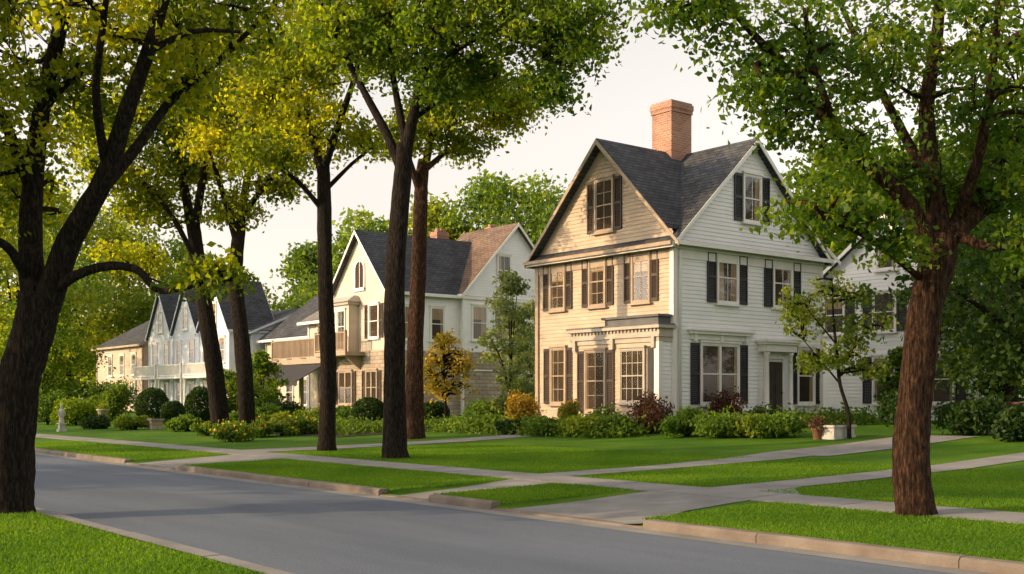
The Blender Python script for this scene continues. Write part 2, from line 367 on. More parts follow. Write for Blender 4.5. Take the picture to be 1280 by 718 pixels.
# ---------------------------------------------------------------- ground, road, walks
def grid(name,xs,ys,zf,m,label,cat,kind='structure'):
    mb=MB(); nx=len(xs)
    for y in ys:
        for x in xs: mb.v.append((x,y,zf(x,y)))
    for j in range(len(ys)-1):
        for i in range(nx-1): mb.f.append((j*nx+i,j*nx+i+1,(j+1)*nx+i+1,(j+1)*nx+i)); mb.mi.append(0)
    return props(mb.build(name,m,None,True),label,cat,None,kind)
def gzz(x,y):
    if 4.39<x<9.9: return -.06
    return gz(x,y)
xs=sorted(set([-400,-200,-100,-50,-30,-15,-8,-4,0,2,4,4.3,4.38,4.40,9.89,9.93,10.2,10.8,11.5,12.2,12.5,13,13.7]+[14+.5*i for i in range(40)]+[35,40,45,55,80,120,200,400,700]))
ys=sorted(set([-300,-120,-50,-20,-8,-3,0,3,6]+[9+.25*i for i in range(32)]+[18,20,22,23]+[24+.25*i for i in range(18)]+[30,35,40,50,60,80,120,200,400,900]))
grid('ground',xs,ys,gzz,M['lawn'],'green mown grass ground spreading under the yards and verges','ground')
grid('road',[4.60,5.3,6.3,7.2,8.1,9,9.87],[-120,-20,0,20,60,150,400],lambda x,y:.045-.045*((x-7.23)/2.63)**2,M['road'],'grey asphalt residential street running away to the left','road')
def patch(name,x0,x1,y0,y1,dz,label,cat='path',m=None):
    f0=y0 if callable(y0) else (lambda x:y0); f1=y1 if callable(y1) else (lambda x:y1)
    n=max(2,int((x1-x0)/.4)); xx=np.linspace(x0,x1,n+1); K=6; mb=MB()
    for x in xx:
        a,b=f0(x),f1(x)
        for k in range(K+1):
            y=a+(b-a)*k/K; mb.v.append((x,y,gz(x,y)+dz))
    for i in range(n):
        for k in range(K): mb.f.append((i*(K+1)+k,(i+1)*(K+1)+k,(i+1)*(K+1)+k+1,i*(K+1)+k+1)); mb.mi.append(0)
    return props(mb.build(name,m or M['concrete'],None,True),label,cat,None,'structure')
mb=MB(); y=-30.
while y<160:
    w=1.5; z=[gz(12.65)+.018,gz(13.6)+.018]; j=random.uniform(-.004,.004)
    mb.hexa([(12.65,y,z[0]-.1),(13.6,y,z[1]-.1),(13.6,y+w-.02,z[1]-.1),(12.65,y+w-.02,z[0]-.1),(12.65,y,z[0]+j),(13.6,y,z[1]+j),(13.6,y+w-.02,z[1]+j),(12.65,y+w-.02,z[0]+j)]); y+=w
props(mb.build('sidewalk',M['concrete']),'pale concrete slab sidewalk running parallel to the street','sidewalk',None,'structure')
patch('driveway',9.88,12.66,lambda x:10.35-.4*max(0,11.2-x),lambda x:12.35+.2*max(0,11.2-x),.010,'worn concrete driveway apron opening from the kerb to the sidewalk','driveway')
patch('walkway',13.59,40,lambda x:11.1-.9*max(0,14.6-x),12.0,.012,'concrete walkway crossing the right lawn from the apron','path')
patch('walkway',9.88,12.66,lambda x:14.65+.0*x,lambda x:15.5+.25*max(0,x-11.5),.010,'short concrete walkway crossing the grass verge','path')
patch('walkway',13.59,21,15.4,lambda x:16.25+.15*max(0,x-17),.012,'concrete walkway leading up to the white house','path')
patch('parking_pad',20.95,27.5,15.0,16.9,.014,'pale concrete pad beside the white house','path')
patch('driveway',9.88,12.66,lambda x:24.8-.2*max(0,11-x),27.4,.010,'far concrete driveway apron by the bend of flowers','driveway')
patch('driveway',13.59,27,27.7,29.2,.011,'narrow pale drive climbing toward the cream house','driveway')
grid('gutter',[9.54,9.86],[-60,0,20,60,160],lambda x,y:.012,M['concrete'],'pale concrete gutter strip along the right kerb','gutter')
def kerbrun(y0,y1,x0,x1,h,label,m='kerb'):
    mb=MB(); y=y0; L=2.4
    while y<y1-.05:
        e=min(y+L,y1)-.012; b=.03; jj=random.uniform(-.006,.006); hh=h+random.uniform(-.006,.004)
        mb.hexa([(x0+jj,y,-.1),(x1,y,-.1),(x1,e,-.1),(x0+jj,e,-.1),(x0+jj,y,hh-b),(x1,y,hh-b),(x1,e,hh-b),(x0+jj,e,hh-b)])
        mb.hexa([(x0+jj,y,hh-b),(x1,y,hh-b),(x1,e,hh-b),(x0+jj,e,hh-b),(x0+b,y,hh),(x1-.005,y,hh),(x1-.005,e,hh),(x0+b,e,hh)]); y+=L
    return props(mb.build('kerb',M[m]),label,'kerb',None,'structure')
kerbrun(-40,9.75,9.85,10.03,.125,'raised stone kerb beside the verge of the right tree')
kerbrun(9.75,12.8,9.85,10.03,.035,'dropped kerb across the driveway apron')
kerbrun(12.8,14.4,9.85,10.03,.125,'short raised kerb between the driveway apron and the walkway')
kerbrun(14.4,15.85,9.85,10.03,.035,'dropped kerb at the short walkway')
kerbrun(15.85,24.5,9.85,10.03,.125,'raised kerb along the grass verge left of the walkway')
kerbrun(24.5,27.7,9.85,10.03,.035,'dropped kerb at the far driveway apron')
kerbrun(27.7,120,9.85,10.03,.125,'raised kerb along the far end of the street')
kerbrun(-40,120,4.36,4.66,.075,'low pale kerb along the left edge of the street','concrete')
def blades():
    regs=[(-1.5,4.34,6.5,19,.9),(10.02,12.67,2,9.95,1.),(10.02,12.67,12.7,14.55,1.),(10.02,12.67,15.75,24.6,.8),(13.58,20,5,11.02,.7),(13.58,20,12.05,15.35,.7),(13.58,20,16.3,27,.6),(10.02,12.65,27.7,40,.5)]
    Vs=[];Ts=[]
    for x0,x1,y0,y1,dn in regs:
        n=int((x1-x0)*(y1-y0)*1500*dn); x=x0+rng.random(n)*(x1-x0); y=y0+rng.random(n)*(y1-y0)
        z=np.interp(x,GX,GZ); h=.02+.018*rng.random(n); a=rng.random(n)*6.283; w=.008+.006*rng.random(n)
        V=np.empty((n,3,3)); V[:,0]=np.stack([x-np.cos(a)*w,y-np.sin(a)*w,z-.01],1); V[:,1]=np.stack([x+np.cos(a)*w,y+np.sin(a)*w,z-.01],1)
        V[:,2]=np.stack([x+rng.normal(0,.02,n),y+rng.normal(0,.02,n),z+h],1); Vs.append(V.reshape(-1,3))
        pat=.5+.2*np.sin(x*1.7+1.3*np.sin(y*.8))*np.cos(y*1.1)
        Ts.append(np.clip(pat+rng.normal(0,.14,n),0,1))
    o=npmesh('lawn_grass',np.concatenate(Vs),3,M['blade'],None,np.concatenate(Ts))
    props(o,'short dense mown grass blades on the verges and lawns','grass',None,'stuff')
blades()
patch('flower_bed',23.6,27.05,24.6,34,.02,'dark mulch bed along the front of the white house','flower bed',M['mulch'])
patch('flower_bed',27.05,36,23.3,25.38,.02,'dark mulch bed along the side of the white house','flower bed',M['mulch'])
# ---------------------------------------------------------------- house helpers
def face(axis,c,sg):
    return (lambda s,z,o:(c+sg*o,s,z)) if axis=='x' else (lambda s,z,o:(s,c+sg*o,z))
def boards(P,z0,z1,sr,pitch,m,parent,name='wall'):
    mb=MB(); z=z0
    while z<z1-.01:
        t=min(z+pitch,z1); a0,b0=sr(z);a1,b1=sr(t)
        if b0-a0<.05: break
        mb.face([P(a0,z,.024),P(b0,z,.024),P(b1,t,.003),P(a1,t,.003)]); mb.face([P(a0,z,0),P(b0,z,0),P(b0,z,.024),P(a0,z,.024)]); z=t
    return mb.build(name,m,parent)
def window(house,P,s,z0,w,h,fm='trim',shut=None,sw=None,cols=1,rows=2,split=1,curt=.5,hood=0,cm='curtain'):
    mb=MB(); a,b=s-w/2,s+w/2; t=.075
    for q in ((a-t,a,z0-t,z0+h+t),(b,b+t,z0-t,z0+h+t),(a,b,z0-t,z0),(a,b,z0+h,z0+h+t)): mb.pbox(P,q[0],q[1],q[2],q[3],0,.085)
    mb.pbox(P,a-t-.03,b+t+.03,z0+h+t,z0+h+t+.07,0,.13)
    u=w/split
    for i in range(split):
        l=a+i*u; r=l+u
        if i: mb.pbox(P,l-.05,l+.05,z0,z0+h,.03,.078)
        e=.035
        for q in ((l,l+e,z0,z0+h),(r-e,r,z0,z0+h),(l+e,r-e,z0,z0+e),(l+e,r-e,z0+h-e,z0+h),(l+e,r-e,z0+h*.5-.022,z0+h*.5+.022)): mb.pbox(P,*q,.036,.066)
        for c in range(1,cols):
            x=l+u*c/cols; mb.pbox(P,x-.011,x+.011,z0,z0+h,.040,.054)
        for c in range(1,rows):
            if abs(c/rows-.5)<.01: continue
            zz=z0+h*c/rows; mb.pbox(P,l,r,zz-.011,zz+.011,.041,.053)
    wn=mb.build('window',M[fm],house)
    g=MB(); g.face([P(a,z0,.027),P(b,z0,.027),P(b,z0+h,.027),P(a,z0+h,.027)],1); g.face([P(a,z0,.043),P(b,z0,.043),P(b,z0+h,.043),P(a,z0+h,.043)],0)
    g.build('pane',[M['glass'],M['dark']],wn)
    si=MB(); si.pbox(P,a-.15,b+.15,z0-t-.06,z0-t,0,.15); si.build('sill',M[fm],wn)
    if curt>0:
        for i in range(split):
            l=a+i*u; r=l+u; k=u*curt*random.uniform(.35,.6); zt=z0+h; zb=z0
            if random.random()<.6:
                c=MB(); c.face([P(l,zb,.031),P(l+k,zb,.031),P(l+k*.8,zt,.031),P(l,zt,.031)]); c.build('curtain',M[cm],wn)
            if random.random()<.8:
                c=MB(); c.face([P(r-k,zb,.031),P(r,zb,.031),P(r,zt,.031),P(r-k*.85,zt,.031)]); c.build('curtain',M[cm],wn)
            if random.random()<.5 and curt>.25:
                c=MB(); zz=z0+h*random.uniform(.6,.82); c.face([P(l,zz,.034),P(r,zz,.034),P(r,zt,.034),P(l,zt,.034)]); c.build('blind',M[cm],wn)
    if shut:
        sw=sw or w*.42
        for d in (-1,1):
            l=a-t-.03-sw if d<0 else b+t+.03; r=l+sw; m=MB(); e=.05
            for q in ((l,l+e,z0-.05,z0+h+.05),(r-e,r,z0-.05,z0+h+.05),(l+e,r-e,z0-.05,z0+.05),(l+e,r-e,z0+h-.05,z0+h+.05),(l+e,r-e,z0+h*.5-.05,z0+h*.5+.05)): m.pbox(P,*q,.026,.068)
            zz=z0+.05
            while zz<z0+h-.06:
                m.face([P(l+e,zz,.062),P(r-e,zz,.062),P(r-e,zz+.06,.028),P(l+e,zz+.06,.028)]); zz+=.065
            m.build('shutter',M[shut],house)
    return wn
def gable_roof(house,axis,c,half,l0,l1,zr,k,over,th,rm,fm,name='roof',fmm=None,overneg=None):
    mb=MB(); E={1:half+over,-1:half+(over if overneg is None else overneg)}
    pt=(lambda l,d,z:(l,c+d,z)) if axis=='x' else (lambda l,d,z:(c+d,l,z))
    for s in (-1,1):
        e=E[s]; ze=zr-k*e
        mb.hexa([pt(l0,0,zr-th),pt(l1,0,zr-th),pt(l1,s*e,ze-th),pt(l0,s*e,ze-th),pt(l0,0,zr),pt(l1,0,zr),pt(l1,s*e,ze),pt(l0,s*e,ze)])
    ro=mb.build(name,M[rm+axis],house)
    for l,d in ((l0,-1),(l1,1)):
        b=MB()
        for s in (-1,1):
            e=half+over; ze=zr-k*e; q0,q1=(l,l+d*.03)
            w=.17
            b.hexa([pt(q0,0,zr-w-.05),pt(q1,0,zr-w-.05),pt(q1,s*(e+.01),ze-w),pt(q0,s*(e+.01),ze-w),pt(q0,0,zr-.03),pt(q1,0,zr-.03),pt(q1,s*(e+.01),ze-.03),pt(q0,s*(e+.01),ze-.03)])
        b.build('rake_board',M[fm if d<0 else (fmm or fm)],ro)
    for s in (-1,1):
        if s<0 and overneg is not None: continue
        g=MB(); e=E[s]; ze=zr-k*e
        a=pt(l0-.02,s*(e+.005),ze-th-.04); b2=pt(l1+.02,s*(e+.08),ze+.0); g.box(a[0],b2[0],a[1],b2[1],a[2],b2[2])
        g.build('gutter',M[fm],ro)
    return ro
def chimney(parent,x,y,w,d,z0,z1,pots=True):
    mb=MB(); mb.box(x-w/2,x+w/2,y-d/2,y+d/2,z0,z1-.42); mb.box(x-w/2-.035,x+w/2+.035,y-d/2-.035,y+d/2+.035,z1-.42,z1-.28); mb.box(x-w/2-.06,x+w/2+.06,y-d/2-.06,y+d/2+.06,z1-.28,z1-.08); mb.box(x-w/2-.02,x+w/2+.02,y-d/2-.02,y+d/2+.02,z1-.08,z1)
    if pots:
        for k in (-1,1): mb.lathe((x+k*w*.22,y,z1),[(.13,0),(.11,.18),(.12,.2),(.09,.2)],10)
    return mb.build('chimney',M['brick'],parent)
def cornerpost(house,x,y,z0,z1,m='trim',w=.14):
    mb=MB(); mb.box(x-w*.5,x+w*.5,y-w*.5,y+w*.5,z0,z1); return mb.build('corner_board',M[m],house)
def railing(house,P,s0,s1,z0,h,o,m):
    mb=MB(); mb.pbox(P,s0,s1,z0+h-.07,z0+h,o-.05,o+.05); mb.pbox(P,s0,s1,z0+.05,z0+.12,o-.04,o+.04)
    s=s0+.06
    while s<s1: mb.pbox(P,s,s+.05,z0+.12,z0+h-.07,o-.025,o+.025); s+=.15
    for s in (s0,s1-.12): mb.pbox(P,s,s+.12,z0,z0+h+.08,o-.06,o+.06)
    return mb.build('railing',M[m],house)
rect=lambda a,b:(lambda z:(a,b))
# ---------------------------------------------------------------- main house
def main_house():
    X0,X1,Y0,Y1=27.1,35.0,25.4,32.3; zb=.4; ze=6.9; zr=10.6; yc=(Y0+Y1)/2-.15; xc=(X0+X1)/2
    h=thing('house',(X0,Y0,.6),'large white clapboard house with dark shutters, cross gables and tall brick chimney','house')
    hA=(Y1-Y0)/2+.15
    kA=(zr-ze)/hA; kB=(zr-ze)/((X1-X0)/2)
    F=face('x',X0,-1); S=face('y',Y0,-1); Bk=face('x',X1,1); N=face('y',Y1,1)
    gy=lambda z:((Y0,Y1) if z<=ze else (max(Y0,yc-(zr-z)/kA),yc+(zr-z)/kA))
    gx=lambda z:((X0,X1) if z<=ze else (xc-(zr-z)/kB,xc+(zr-z)/kB))
    boards(F,zb,zr-.1,gy,.135,M['tan'],h); boards(S,zb,zr-.1,gx,.135,M['white'],h); boards(Bk,zb,zr-.1,gy,.135,M['white'],h); boards(N,zb,zr-.1,gx,.135,M['white'],h)  # street front tan for sunlight, the other walls plain white
    mb=MB(); mb.box(X0-.04,X1+.04,Y0-.04,Y1+.04,.2,.95); mb.build('foundation',M['stone'],h)
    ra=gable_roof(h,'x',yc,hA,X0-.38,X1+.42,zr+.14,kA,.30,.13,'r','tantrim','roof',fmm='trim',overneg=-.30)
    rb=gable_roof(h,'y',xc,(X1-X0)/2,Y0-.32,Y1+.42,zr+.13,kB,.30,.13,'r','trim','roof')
    chimney(ra,30.75,28.9,1.08,.98,9.9,12.62,False)
    for P,a,b,m in ((F,Y0,Y1,'tantrim'),(S,X0,X1,'trim')):
        mb=MB(); mb.pbox(P,a,b,ze-.62,ze-.32,.0,.06); mb.pbox(P,a-.06,b+.06,ze-.32,ze-.2,0,.16); mb.build('frieze',M[m],h)
    mb=MB()
    mb.hexa([(X0-.3,Y0-.36,ze-.19),(X1+.3,Y0-.36,ze-.19),(X1+.3,Y0-.0,ze-.12),(X0-.3,Y0,ze-.12),(X0-.3,Y0-.36,ze-.12),(X1+.3,Y0-.36,ze-.12),(X1+.3,Y0,ze+.0),(X0-.3,Y0,ze+.0)])
    pr=mb.build('pent_roof',M['rx'],h)
    mb=MB(); mb.box(X0-.32,X1+.32,Y0-.43,Y0-.365,ze-.24,ze-.10); mb.build('gutter',M['trim'],pr)
    mb=MB()
    mb.hexa([(X0-.40,Y0-.3,ze-.2),(X0,Y0-.3,ze-.02),(X0,Y1+.3,ze-.02),(X0-.40,Y1+.3,ze-.2),(X0-.40,Y0-.3,ze-.15),(X0,Y0-.3,ze+.06),(X0,Y1+.3,ze+.06),(X0-.40,Y1+.3,ze-.15)])
    pr=mb.build('pent_roof',M['bry'],h)
    mb=MB(); mb.box(X0-.48,X0-.405,Y0-.32,Y1+.32,ze-.26,ze-.14); mb.build('gutter',M['tantrim'],pr)
    for x,y,m in ((X0,Y0,'trim'),(X1,Y0,'trim'),(X0,Y1,'tantrim')): cornerpost(h,x,y,zb,ze-.33,m,.17)
    mb=MB(); mb.tube([(X0+.22,Y0-.1,ze-.35),(X0+.22,Y0-.1,.7)],[.05,.05],8); mb.build('downspout',M['trim'],h,True)
    for s in (26.85,29.0,31.15): window(h,F,s,4.95,.74,1.65,'tantrim','brownshutter',.33,cols=2,rows=4,curt=.3)
    window(h,F,yc-.05,7.55,.82,1.75,'tantrim','brownshutter',.36,cols=2,rows=4,curt=.0)
    window(h,F,31.1,1.5,.74,1.95,'tantrim','brownshutter',.34,cols=2,rows=4,curt=.4)
    B0,B1,BX=25.42,29.6,26.45
    FB=face('x',BX,-1); SB=face('y',B0,-1); NB=face('y',B1,1)
    boards(FB,zb,3.6,rect(B0,B1),.135,M['tan'],h); boards(SB,zb,3.6,rect(BX,X0),.135,M['white'],h); boards(NB,zb,3.6,rect(BX,X0),.135,M['tan'],h)
    mb=MB(); mb.box(BX-.06,X0,B0-.05,B1+.06,3.5,3.66); mb.box(BX-.12,X0,B0-.1,B1+.12,3.66,3.74); mb.box(BX-.07,X0,B0-.07,B1+.07,3.74,3.94); mb.box(BX-.20,X0,B0-.18,B1+.20,3.94,4.04)
    y=B0+.05
    while y<B1: mb.box(BX-.12,BX-.07,y,y+.07,3.85,3.935); y+=.17
    for y in (B0+.1,27.45,B1-.25): mb.box(BX-.14,BX-.05,y,y+.14,3.3,3.66)
    mb.build('bay_cornice',M['creamtrim'],h)
    mb=MB(); mb.box(BX-.18,X0-.005,28.02,B1+.18,4.042,4.09); mb.box(BX-.16,X0-.005,B0-.12,28.0,4.042,4.10); mb.box(BX-.02,X0-.005,B0+.02,27.95,4.10,4.32); mb.box(BX-.10,X0-.005,B0-.06,28.05,4.32,4.40); mb.build('bay_roof',M['flatroof'],h)
    window(h,FB,28.4,1.25,.92,2.0,'tantrim','brownshutter',.36,cols=2,rows=4,curt=.2)
    window(h,FB,26.6,1.55,1.05,1.7,'creamtrim',None,cols=4,rows=4,curt=.0)
    mb=MB(); mb.box(BX-.07,BX+.12,B0-.06,B0+.16,zb,3.5); mb.build('corner_board',M['trim'],h)
    mb=MB(); mb.pbox(FB,25.62,25.88,1.2,3.35,.026,.07); mb.build('shutter',M['shutter'],h)
    for s in (29.75,32.75): window(h,S,s,4.95,.98,1.65,'trim','shutter',.44,cols=2,rows=2,curt=.6)
    window(h,S,xc,7.85,.85,1.55,'trim','shutter',.42,cols=2,rows=2,curt=.6)
    window(h,S,29.35,1.5,1.85,1.95,'trim','shutter',.42,cols=1,rows=2,split=2,curt=.35)
    mb=MB(); mb.pbox(S,27.9,30.8,3.62,3.8,0,.1); mb.pbox(S,27.8,30.9,3.8,3.9,0,.22); mb.pbox(S,27.75,30.95,3.9,3.96,0,.28)
    for s in (28.0,29.3,30.6): mb.pbox(S,s,s+.12,3.55,3.8,0,.16)
    mb.build('window_hood',M['trim'],h)
    window(h,S,34.1,1.5,.9,1.95,'trim','shutter',.40,cols=1,rows=2,curt=.5)
    mb=MB(); mb.pbox(S,31.4,33.1,.3,.62,0,.55); mb.pbox(S,31.5,33.0,.62,.80,0,.42); mb.pbox(S,31.4,33.1,.2,.45,.55,.9); mb.build('steps',M['concrete'],h)
    for s in (31.58,32.92):
        mb=MB(); c=S(s,.80,.26); mb.lathe(c,[(.12,0),(.12,.08),(.09,.1),(.085,1.2),(.075,2.35),(.11,2.4),(.12,2.5)],14); mb.build('column',M['trim'],h,True)
    mb=MB(); mb.pbox(S,31.4,33.1,3.3,3.55,0,.40); mb.pbox(S,31.3,33.2,3.55,3.63,0,.48); mb.pbox(S,31.25,33.25,3.63,3.71,0,.54); mb.build('portico_roof',M['trim'],h)
    mb=MB(); mb.pbox(S,31.8,32.7,.8,2.95,.025,.06); mb.pbox(S,31.9,32.2,1.1,2.7,.06,.075); mb.pbox(S,32.3,32.6,1.1,2.7,.06,.075); d=mb.build('door',M['door'],h)
    mb=MB(); c=S(32.63,1.85,.08); mb.lathe((c[0],c[1]-.02,c[2]),[(.02,-.04),(.035,0),(.02,.04)],8); mb.build('handle',M['metal'],d)
    mb=MB(); 
    for q in ((31.68,31.79,.8,3.06),(32.71,32.82,.8,3.06),(31.68,32.82,3.06,3.17)): mb.pbox(S,*q,.0,.1)
    mb.build('door_frame',M['trim'],h)
main_house()
# ---------------------------------------------------------------- generic block
def block(h,x0,x1,y0,y1,zb,ze,zr,ridge,wf,ws,rm,fm,over=.35,pitch=.15,front=True):
    yc,xc=(y0+y1)/2,(x0+x1)/2
    if ridge=='x': k=(zr-ze)/((y1-y0)/2)
    else: k=(zr-ze)/((x1-x0)/2)
    gy=(lambda z:((y0,y1) if z<=ze else (yc-(zr-z)/k,yc+(zr-z)/k))); gx=(lambda z:((x0,x1) if z<=ze else (xc-(zr-z)/k,xc+(zr-z)/k)))
    tx=zr-.1 if ridge=='x' else ze; ty=zr-.1 if ridge=='y' else ze
    F=face('x',x0,-1);S=face('y',y0,-1)
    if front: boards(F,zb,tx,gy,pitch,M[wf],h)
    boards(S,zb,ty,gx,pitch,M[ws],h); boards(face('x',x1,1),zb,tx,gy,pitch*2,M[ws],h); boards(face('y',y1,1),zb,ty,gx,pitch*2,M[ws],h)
    if ridge=='x': r=gable_roof(h,'x',yc,(y1-y0)/2,x0-over,x1+over,zr+.12,k,over,.12,rm,fm)
    else: r=gable_roof(h,'y',xc,(x1-x0)/2,y0-over,y1+over,zr+.12,k,over,.12,rm,fm)
    for x,y in ((x0,y0),(x1,y0),(x0,y1)): cornerpost(h,x,y,zb,ze-.1,fm)
    return F,S,r
def cream_house():
    h=thing('house',(31.2,49.3,.7),'cream gabled house with grey roof, arched attic window and wooden balconies','house')
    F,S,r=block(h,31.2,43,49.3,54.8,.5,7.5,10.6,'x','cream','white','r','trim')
    chimney(r,37.2,53.2,.75,.6,9.2,11.3); chimney(r,41.0,53.2,.6,.6,9.6,11.9)
    x0,x1,zr,ze=35.8,43.0,11.4,7.5; xc=39.4; k=(zr-ze)/3.6
    S2=face('y',49.0,-1)
    boards(S2,.5,zr-.1,lambda z:((x0,x1) if z<=ze else (xc-(zr-z)/k,xc+(zr-z)/k)),.15,M['white'],h)
    boards(face('x',x0,-1),.5,ze,rect(49.0,49.3),.15,M['white'],h)
    gable_roof(h,'y',xc,3.6,48.65,54.0,zr+.12,k,.3,.12,'br','trim')
    cornerpost(h,x0,49.0,.5,ze-.1); cornerpost(h,31.2,49.3,.5,7.3)
    window(h,S2,38.6,8.0,.85,1.6,'trim',None,cols=2,rows=2,curt=.8)
    for s in (36.9,38.4): window(h,S2,s,4.9,.95,1.8,'trim',None,cols=1,rows=2,curt=.8)
    window(h,S2,37.5,1.5,2.0,1.6,'trim',None,split=2,curt=.3)
    for s in (32.6,34.3): window(h,S,s,4.8,.8,1.7,'trim',None,curt=.5)
    window(h,S,33.2,1.5,1.0,1.6,'trim','brownshutter',.4,curt=.3)
    for P,a,b in ((S,31.2,35.78),(S2,35.85,43),(F,49.3,54.8)):
        mb=MB(); mb.pbox(P,a,b,.5,4.2,.026,.10); mb.build('stone_base',M['stone'],h)
    mb=MB(); a=[(52.05+.42*math.cos(t),8.6+.42*math.sin(t)) for t in np.linspace(0,math.pi,13)]
    out=[(52.05+.54*math.cos(t),8.6+.54*math.sin(t)) for t in np.linspace(0,math.pi,13)]
    a=[(52.47,7.6)]+a+[(51.63,7.6)]; out=[(52.59,7.5)]+out+[(51.51,7.5)]
    for i in range(len(a)-1): mb.face([F(*a[i],.07),F(*a[i+1],.07),F(*out[i+1],.07),F(*out[i],.07)]); mb.face([F(*out[i],.07),F(*out[i+1],.07),F(*out[i+1],0),F(*out[i],0)]); mb.face([F(*a[i],.07),F(*a[i+1],.07),F(*a[i+1],.02),F(*a[i],.02)])
    mb.pbox(F,51.51,52.59,7.42,7.6,0,.12); mb.pbox(F,52.03,52.07,7.6,9.0,.035,.05); w=mb.build('arched_window',M['trim'],h)
    g=MB(); g.face([F(q[0],q[1],.03) for q in a]); g.build('pane',M['dark'],w)
    window(h,F,50.6,4.9,.9,1.7,'trim','brownshutter',.35,curt=.4)
    G=face('x',30.6,-1); GS=face('y',52.2,-1)
    boards(G,4.15,6.7,rect(52.2,54.5),.15,M['cream'],h); boards(GS,4.15,6.7,rect(30.6,31.2),.15,M['cream'],h); boards(face('y',54.5,1),4.15,6.7,rect(30.6,31.2),.15,M['cream'],h)
    mb=MB(); mb.box(30.45,31.19,52.05,54.65,6.7,6.85); mb.hexa([(30.35,51.95,6.85),(31.19,51.95,6.85),(31.19,54.75,6.85),(30.35,54.75,6.85),(30.9,52.2,7.2),(31.19,52.2,7.2),(31.19,54.5,7.2),(30.9,54.5,7.2)]); mb.build('bay_roof',M['creamtrim'],h)
    window(h,G,52.95,4.7,.75,1.7,'trim',None,cols=2,rows=2,curt=.3); window(h,G,53.9,4.7,.75,1.7,'trim',None,cols=2,rows=2,curt=.3)
    for s,ww in ((50.7,1.0),(53.4,1.3)):
        P2=(lambda s_,z_,o_:F(s_,z_,o_+.08)); window(h,P2,s,1.4,ww,1.7,'tantrim','brownshutter',.35,split=2,curt=.2)
    P3=(lambda s_,z_,o_:S2(s_,z_,o_+.08)); window(h,P3,40.3,1.5,1.0,1.6,'trim',None,curt=.3)
    mb=MB(); mb.pbox(F,51.4,54.75,3.95,4.15,0,1.3); mb.build('balcony_floor',M['tantrim'],h)
    for s in (51.8,54.4):
        mb=MB(); a0=F(s,3.2,.1); a1=F(s,3.95,.1); a2=F(s,3.95,1.1); b0=F(s+.14,3.2,.1); b1=F(s+.14,3.95,.1); b2=F(s+.14,3.95,1.1)
        mb.face([a0,a1,a2]); mb.face([b0,b1,b2]); mb.face([a0,a2,b2,b0]); mb.build('bracket',M['tantrim'],h)
    railing(h,F,51.4,54.75,4.15,1.05,1.24,'brownboard')
    F2,S2w,r2=block(h,33.2,41,55.2,61.4,.5,6.5,8.8,'y','cream','cream','pale','trim',.5)
    mb=MB(); mb.pbox(F2,55.1,61.6,3.65,3.95,0,2.5); mb.build('balcony_floor',M['tantrim'],h)
    railing(h,F2,55.1,61.6,3.95,1.15,2.4,'brownboard')
    for s in (55.2,58,61.3):
        mb=MB(); mb.pbox(F2,s,s+.2,.5,3.65,2.2,2.4); mb.build('porch_post',M['tantrim'],h)
    for s in (56.6,58.3,59.8): window(h,F2,s,4.3,.95,1.8,'trim',None,curt=.4)
    window(h,F2,57,1.4,1.4,1.7,'tantrim',None,split=2,curt=.2); window(h,F2,59.5,1.4,1.2,1.7,'tantrim',None,curt=.2)
    aw=MB(); A0=F2(55.0,3.55,2.52);A1=F2(61.6,3.55,2.52);A2=F2(61.6,2.6,4.2);A3=F2(55.0,2.6,4.2)
    aw.hexa([A0,A1,A2,A3]+[(p[0],p[1],p[2]+.05) for p in (A0,A1,A2,A3)])
    s=55.0
    while s<61.4: aw.face([F2(s,2.61,4.2),F2(s+.5,2.61,4.2),F2(s+.5,2.4,4.2),F2(s+.25,2.32,4.2),F2(s,2.4,4.2)]); s+=.5
    aw.build('awning',M['awning'],h)
cream_house()
def grey_house():
    h=thing('house',(34.5,62.5,.75),'grey roofed house half hidden behind trees left of the wooden balcony','house')
    F,S,r=block(h,34.2,45,62.6,69.2,.5,5.8,9.8,'y','cream','cream','r','trim',.45)
    chimney(r,39.6,66.8,.7,.7,9,11.2)
    for s in (63.9,65.8,67.7): window(h,F,s,3.7,.9,1.5,'trim',None,curt=.4); window(h,F,s,1.3,.9,1.6,'trim',None,curt=.3)
    for s in (36.5,39): window(h,S,s,4.0,.9,1.5,'trim',None,curt=.4)
grey_house()
def white_row_house():
    h=thing('house',(31.5,69.8,.7),'bluish white house with three steep front gables and porch railings','house')
    block(h,33.5,42,70,84.6,.5,6.2,8.0,'y','bluewhite','bluewhite','r','bluewhite')
    for y0,ww,zr in ((70.2,4.9,9.8),(75.3,4.5,9.7),(80.0,4.5,9.7)):
        F,S,r=block(h,32.0,35.2,y0,y0+ww,.5,6.5,zr,'x','bluewhite','bluewhite','r','bluewhite',.25)
        window(h,F,y0+ww/2,6.7,.8,1.5,'trim',None,curt=.4)
        for s in (y0+1.1,y0+ww-1.1): window(h,F,s,4.2,.8,1.6,'trim',None,curt=.4); window(h,F,s,1.2,.8,1.6,'trim',None,curt=.3)
        for s in (32.9,34.2): window(h,S,s,4.2,.7,1.6,'trim',None,curt=.4)
        mb=MB(); mb.pbox(F,y0+.1,y0+ww-.1,3.1,3.25,0,1.3); mb.build('balcony_floor',M['trim'],h)
        railing(h,F,y0+.1,y0+ww-.1,3.25,.85,1.22,'trim')
        for s in (y0+.15,y0+ww-.3):
            mb=MB(); mb.pbox(F,s,s+.14,.5,3.1,1.1,1.24); mb.build('porch_post',M['trim'],h)
white_row_house()
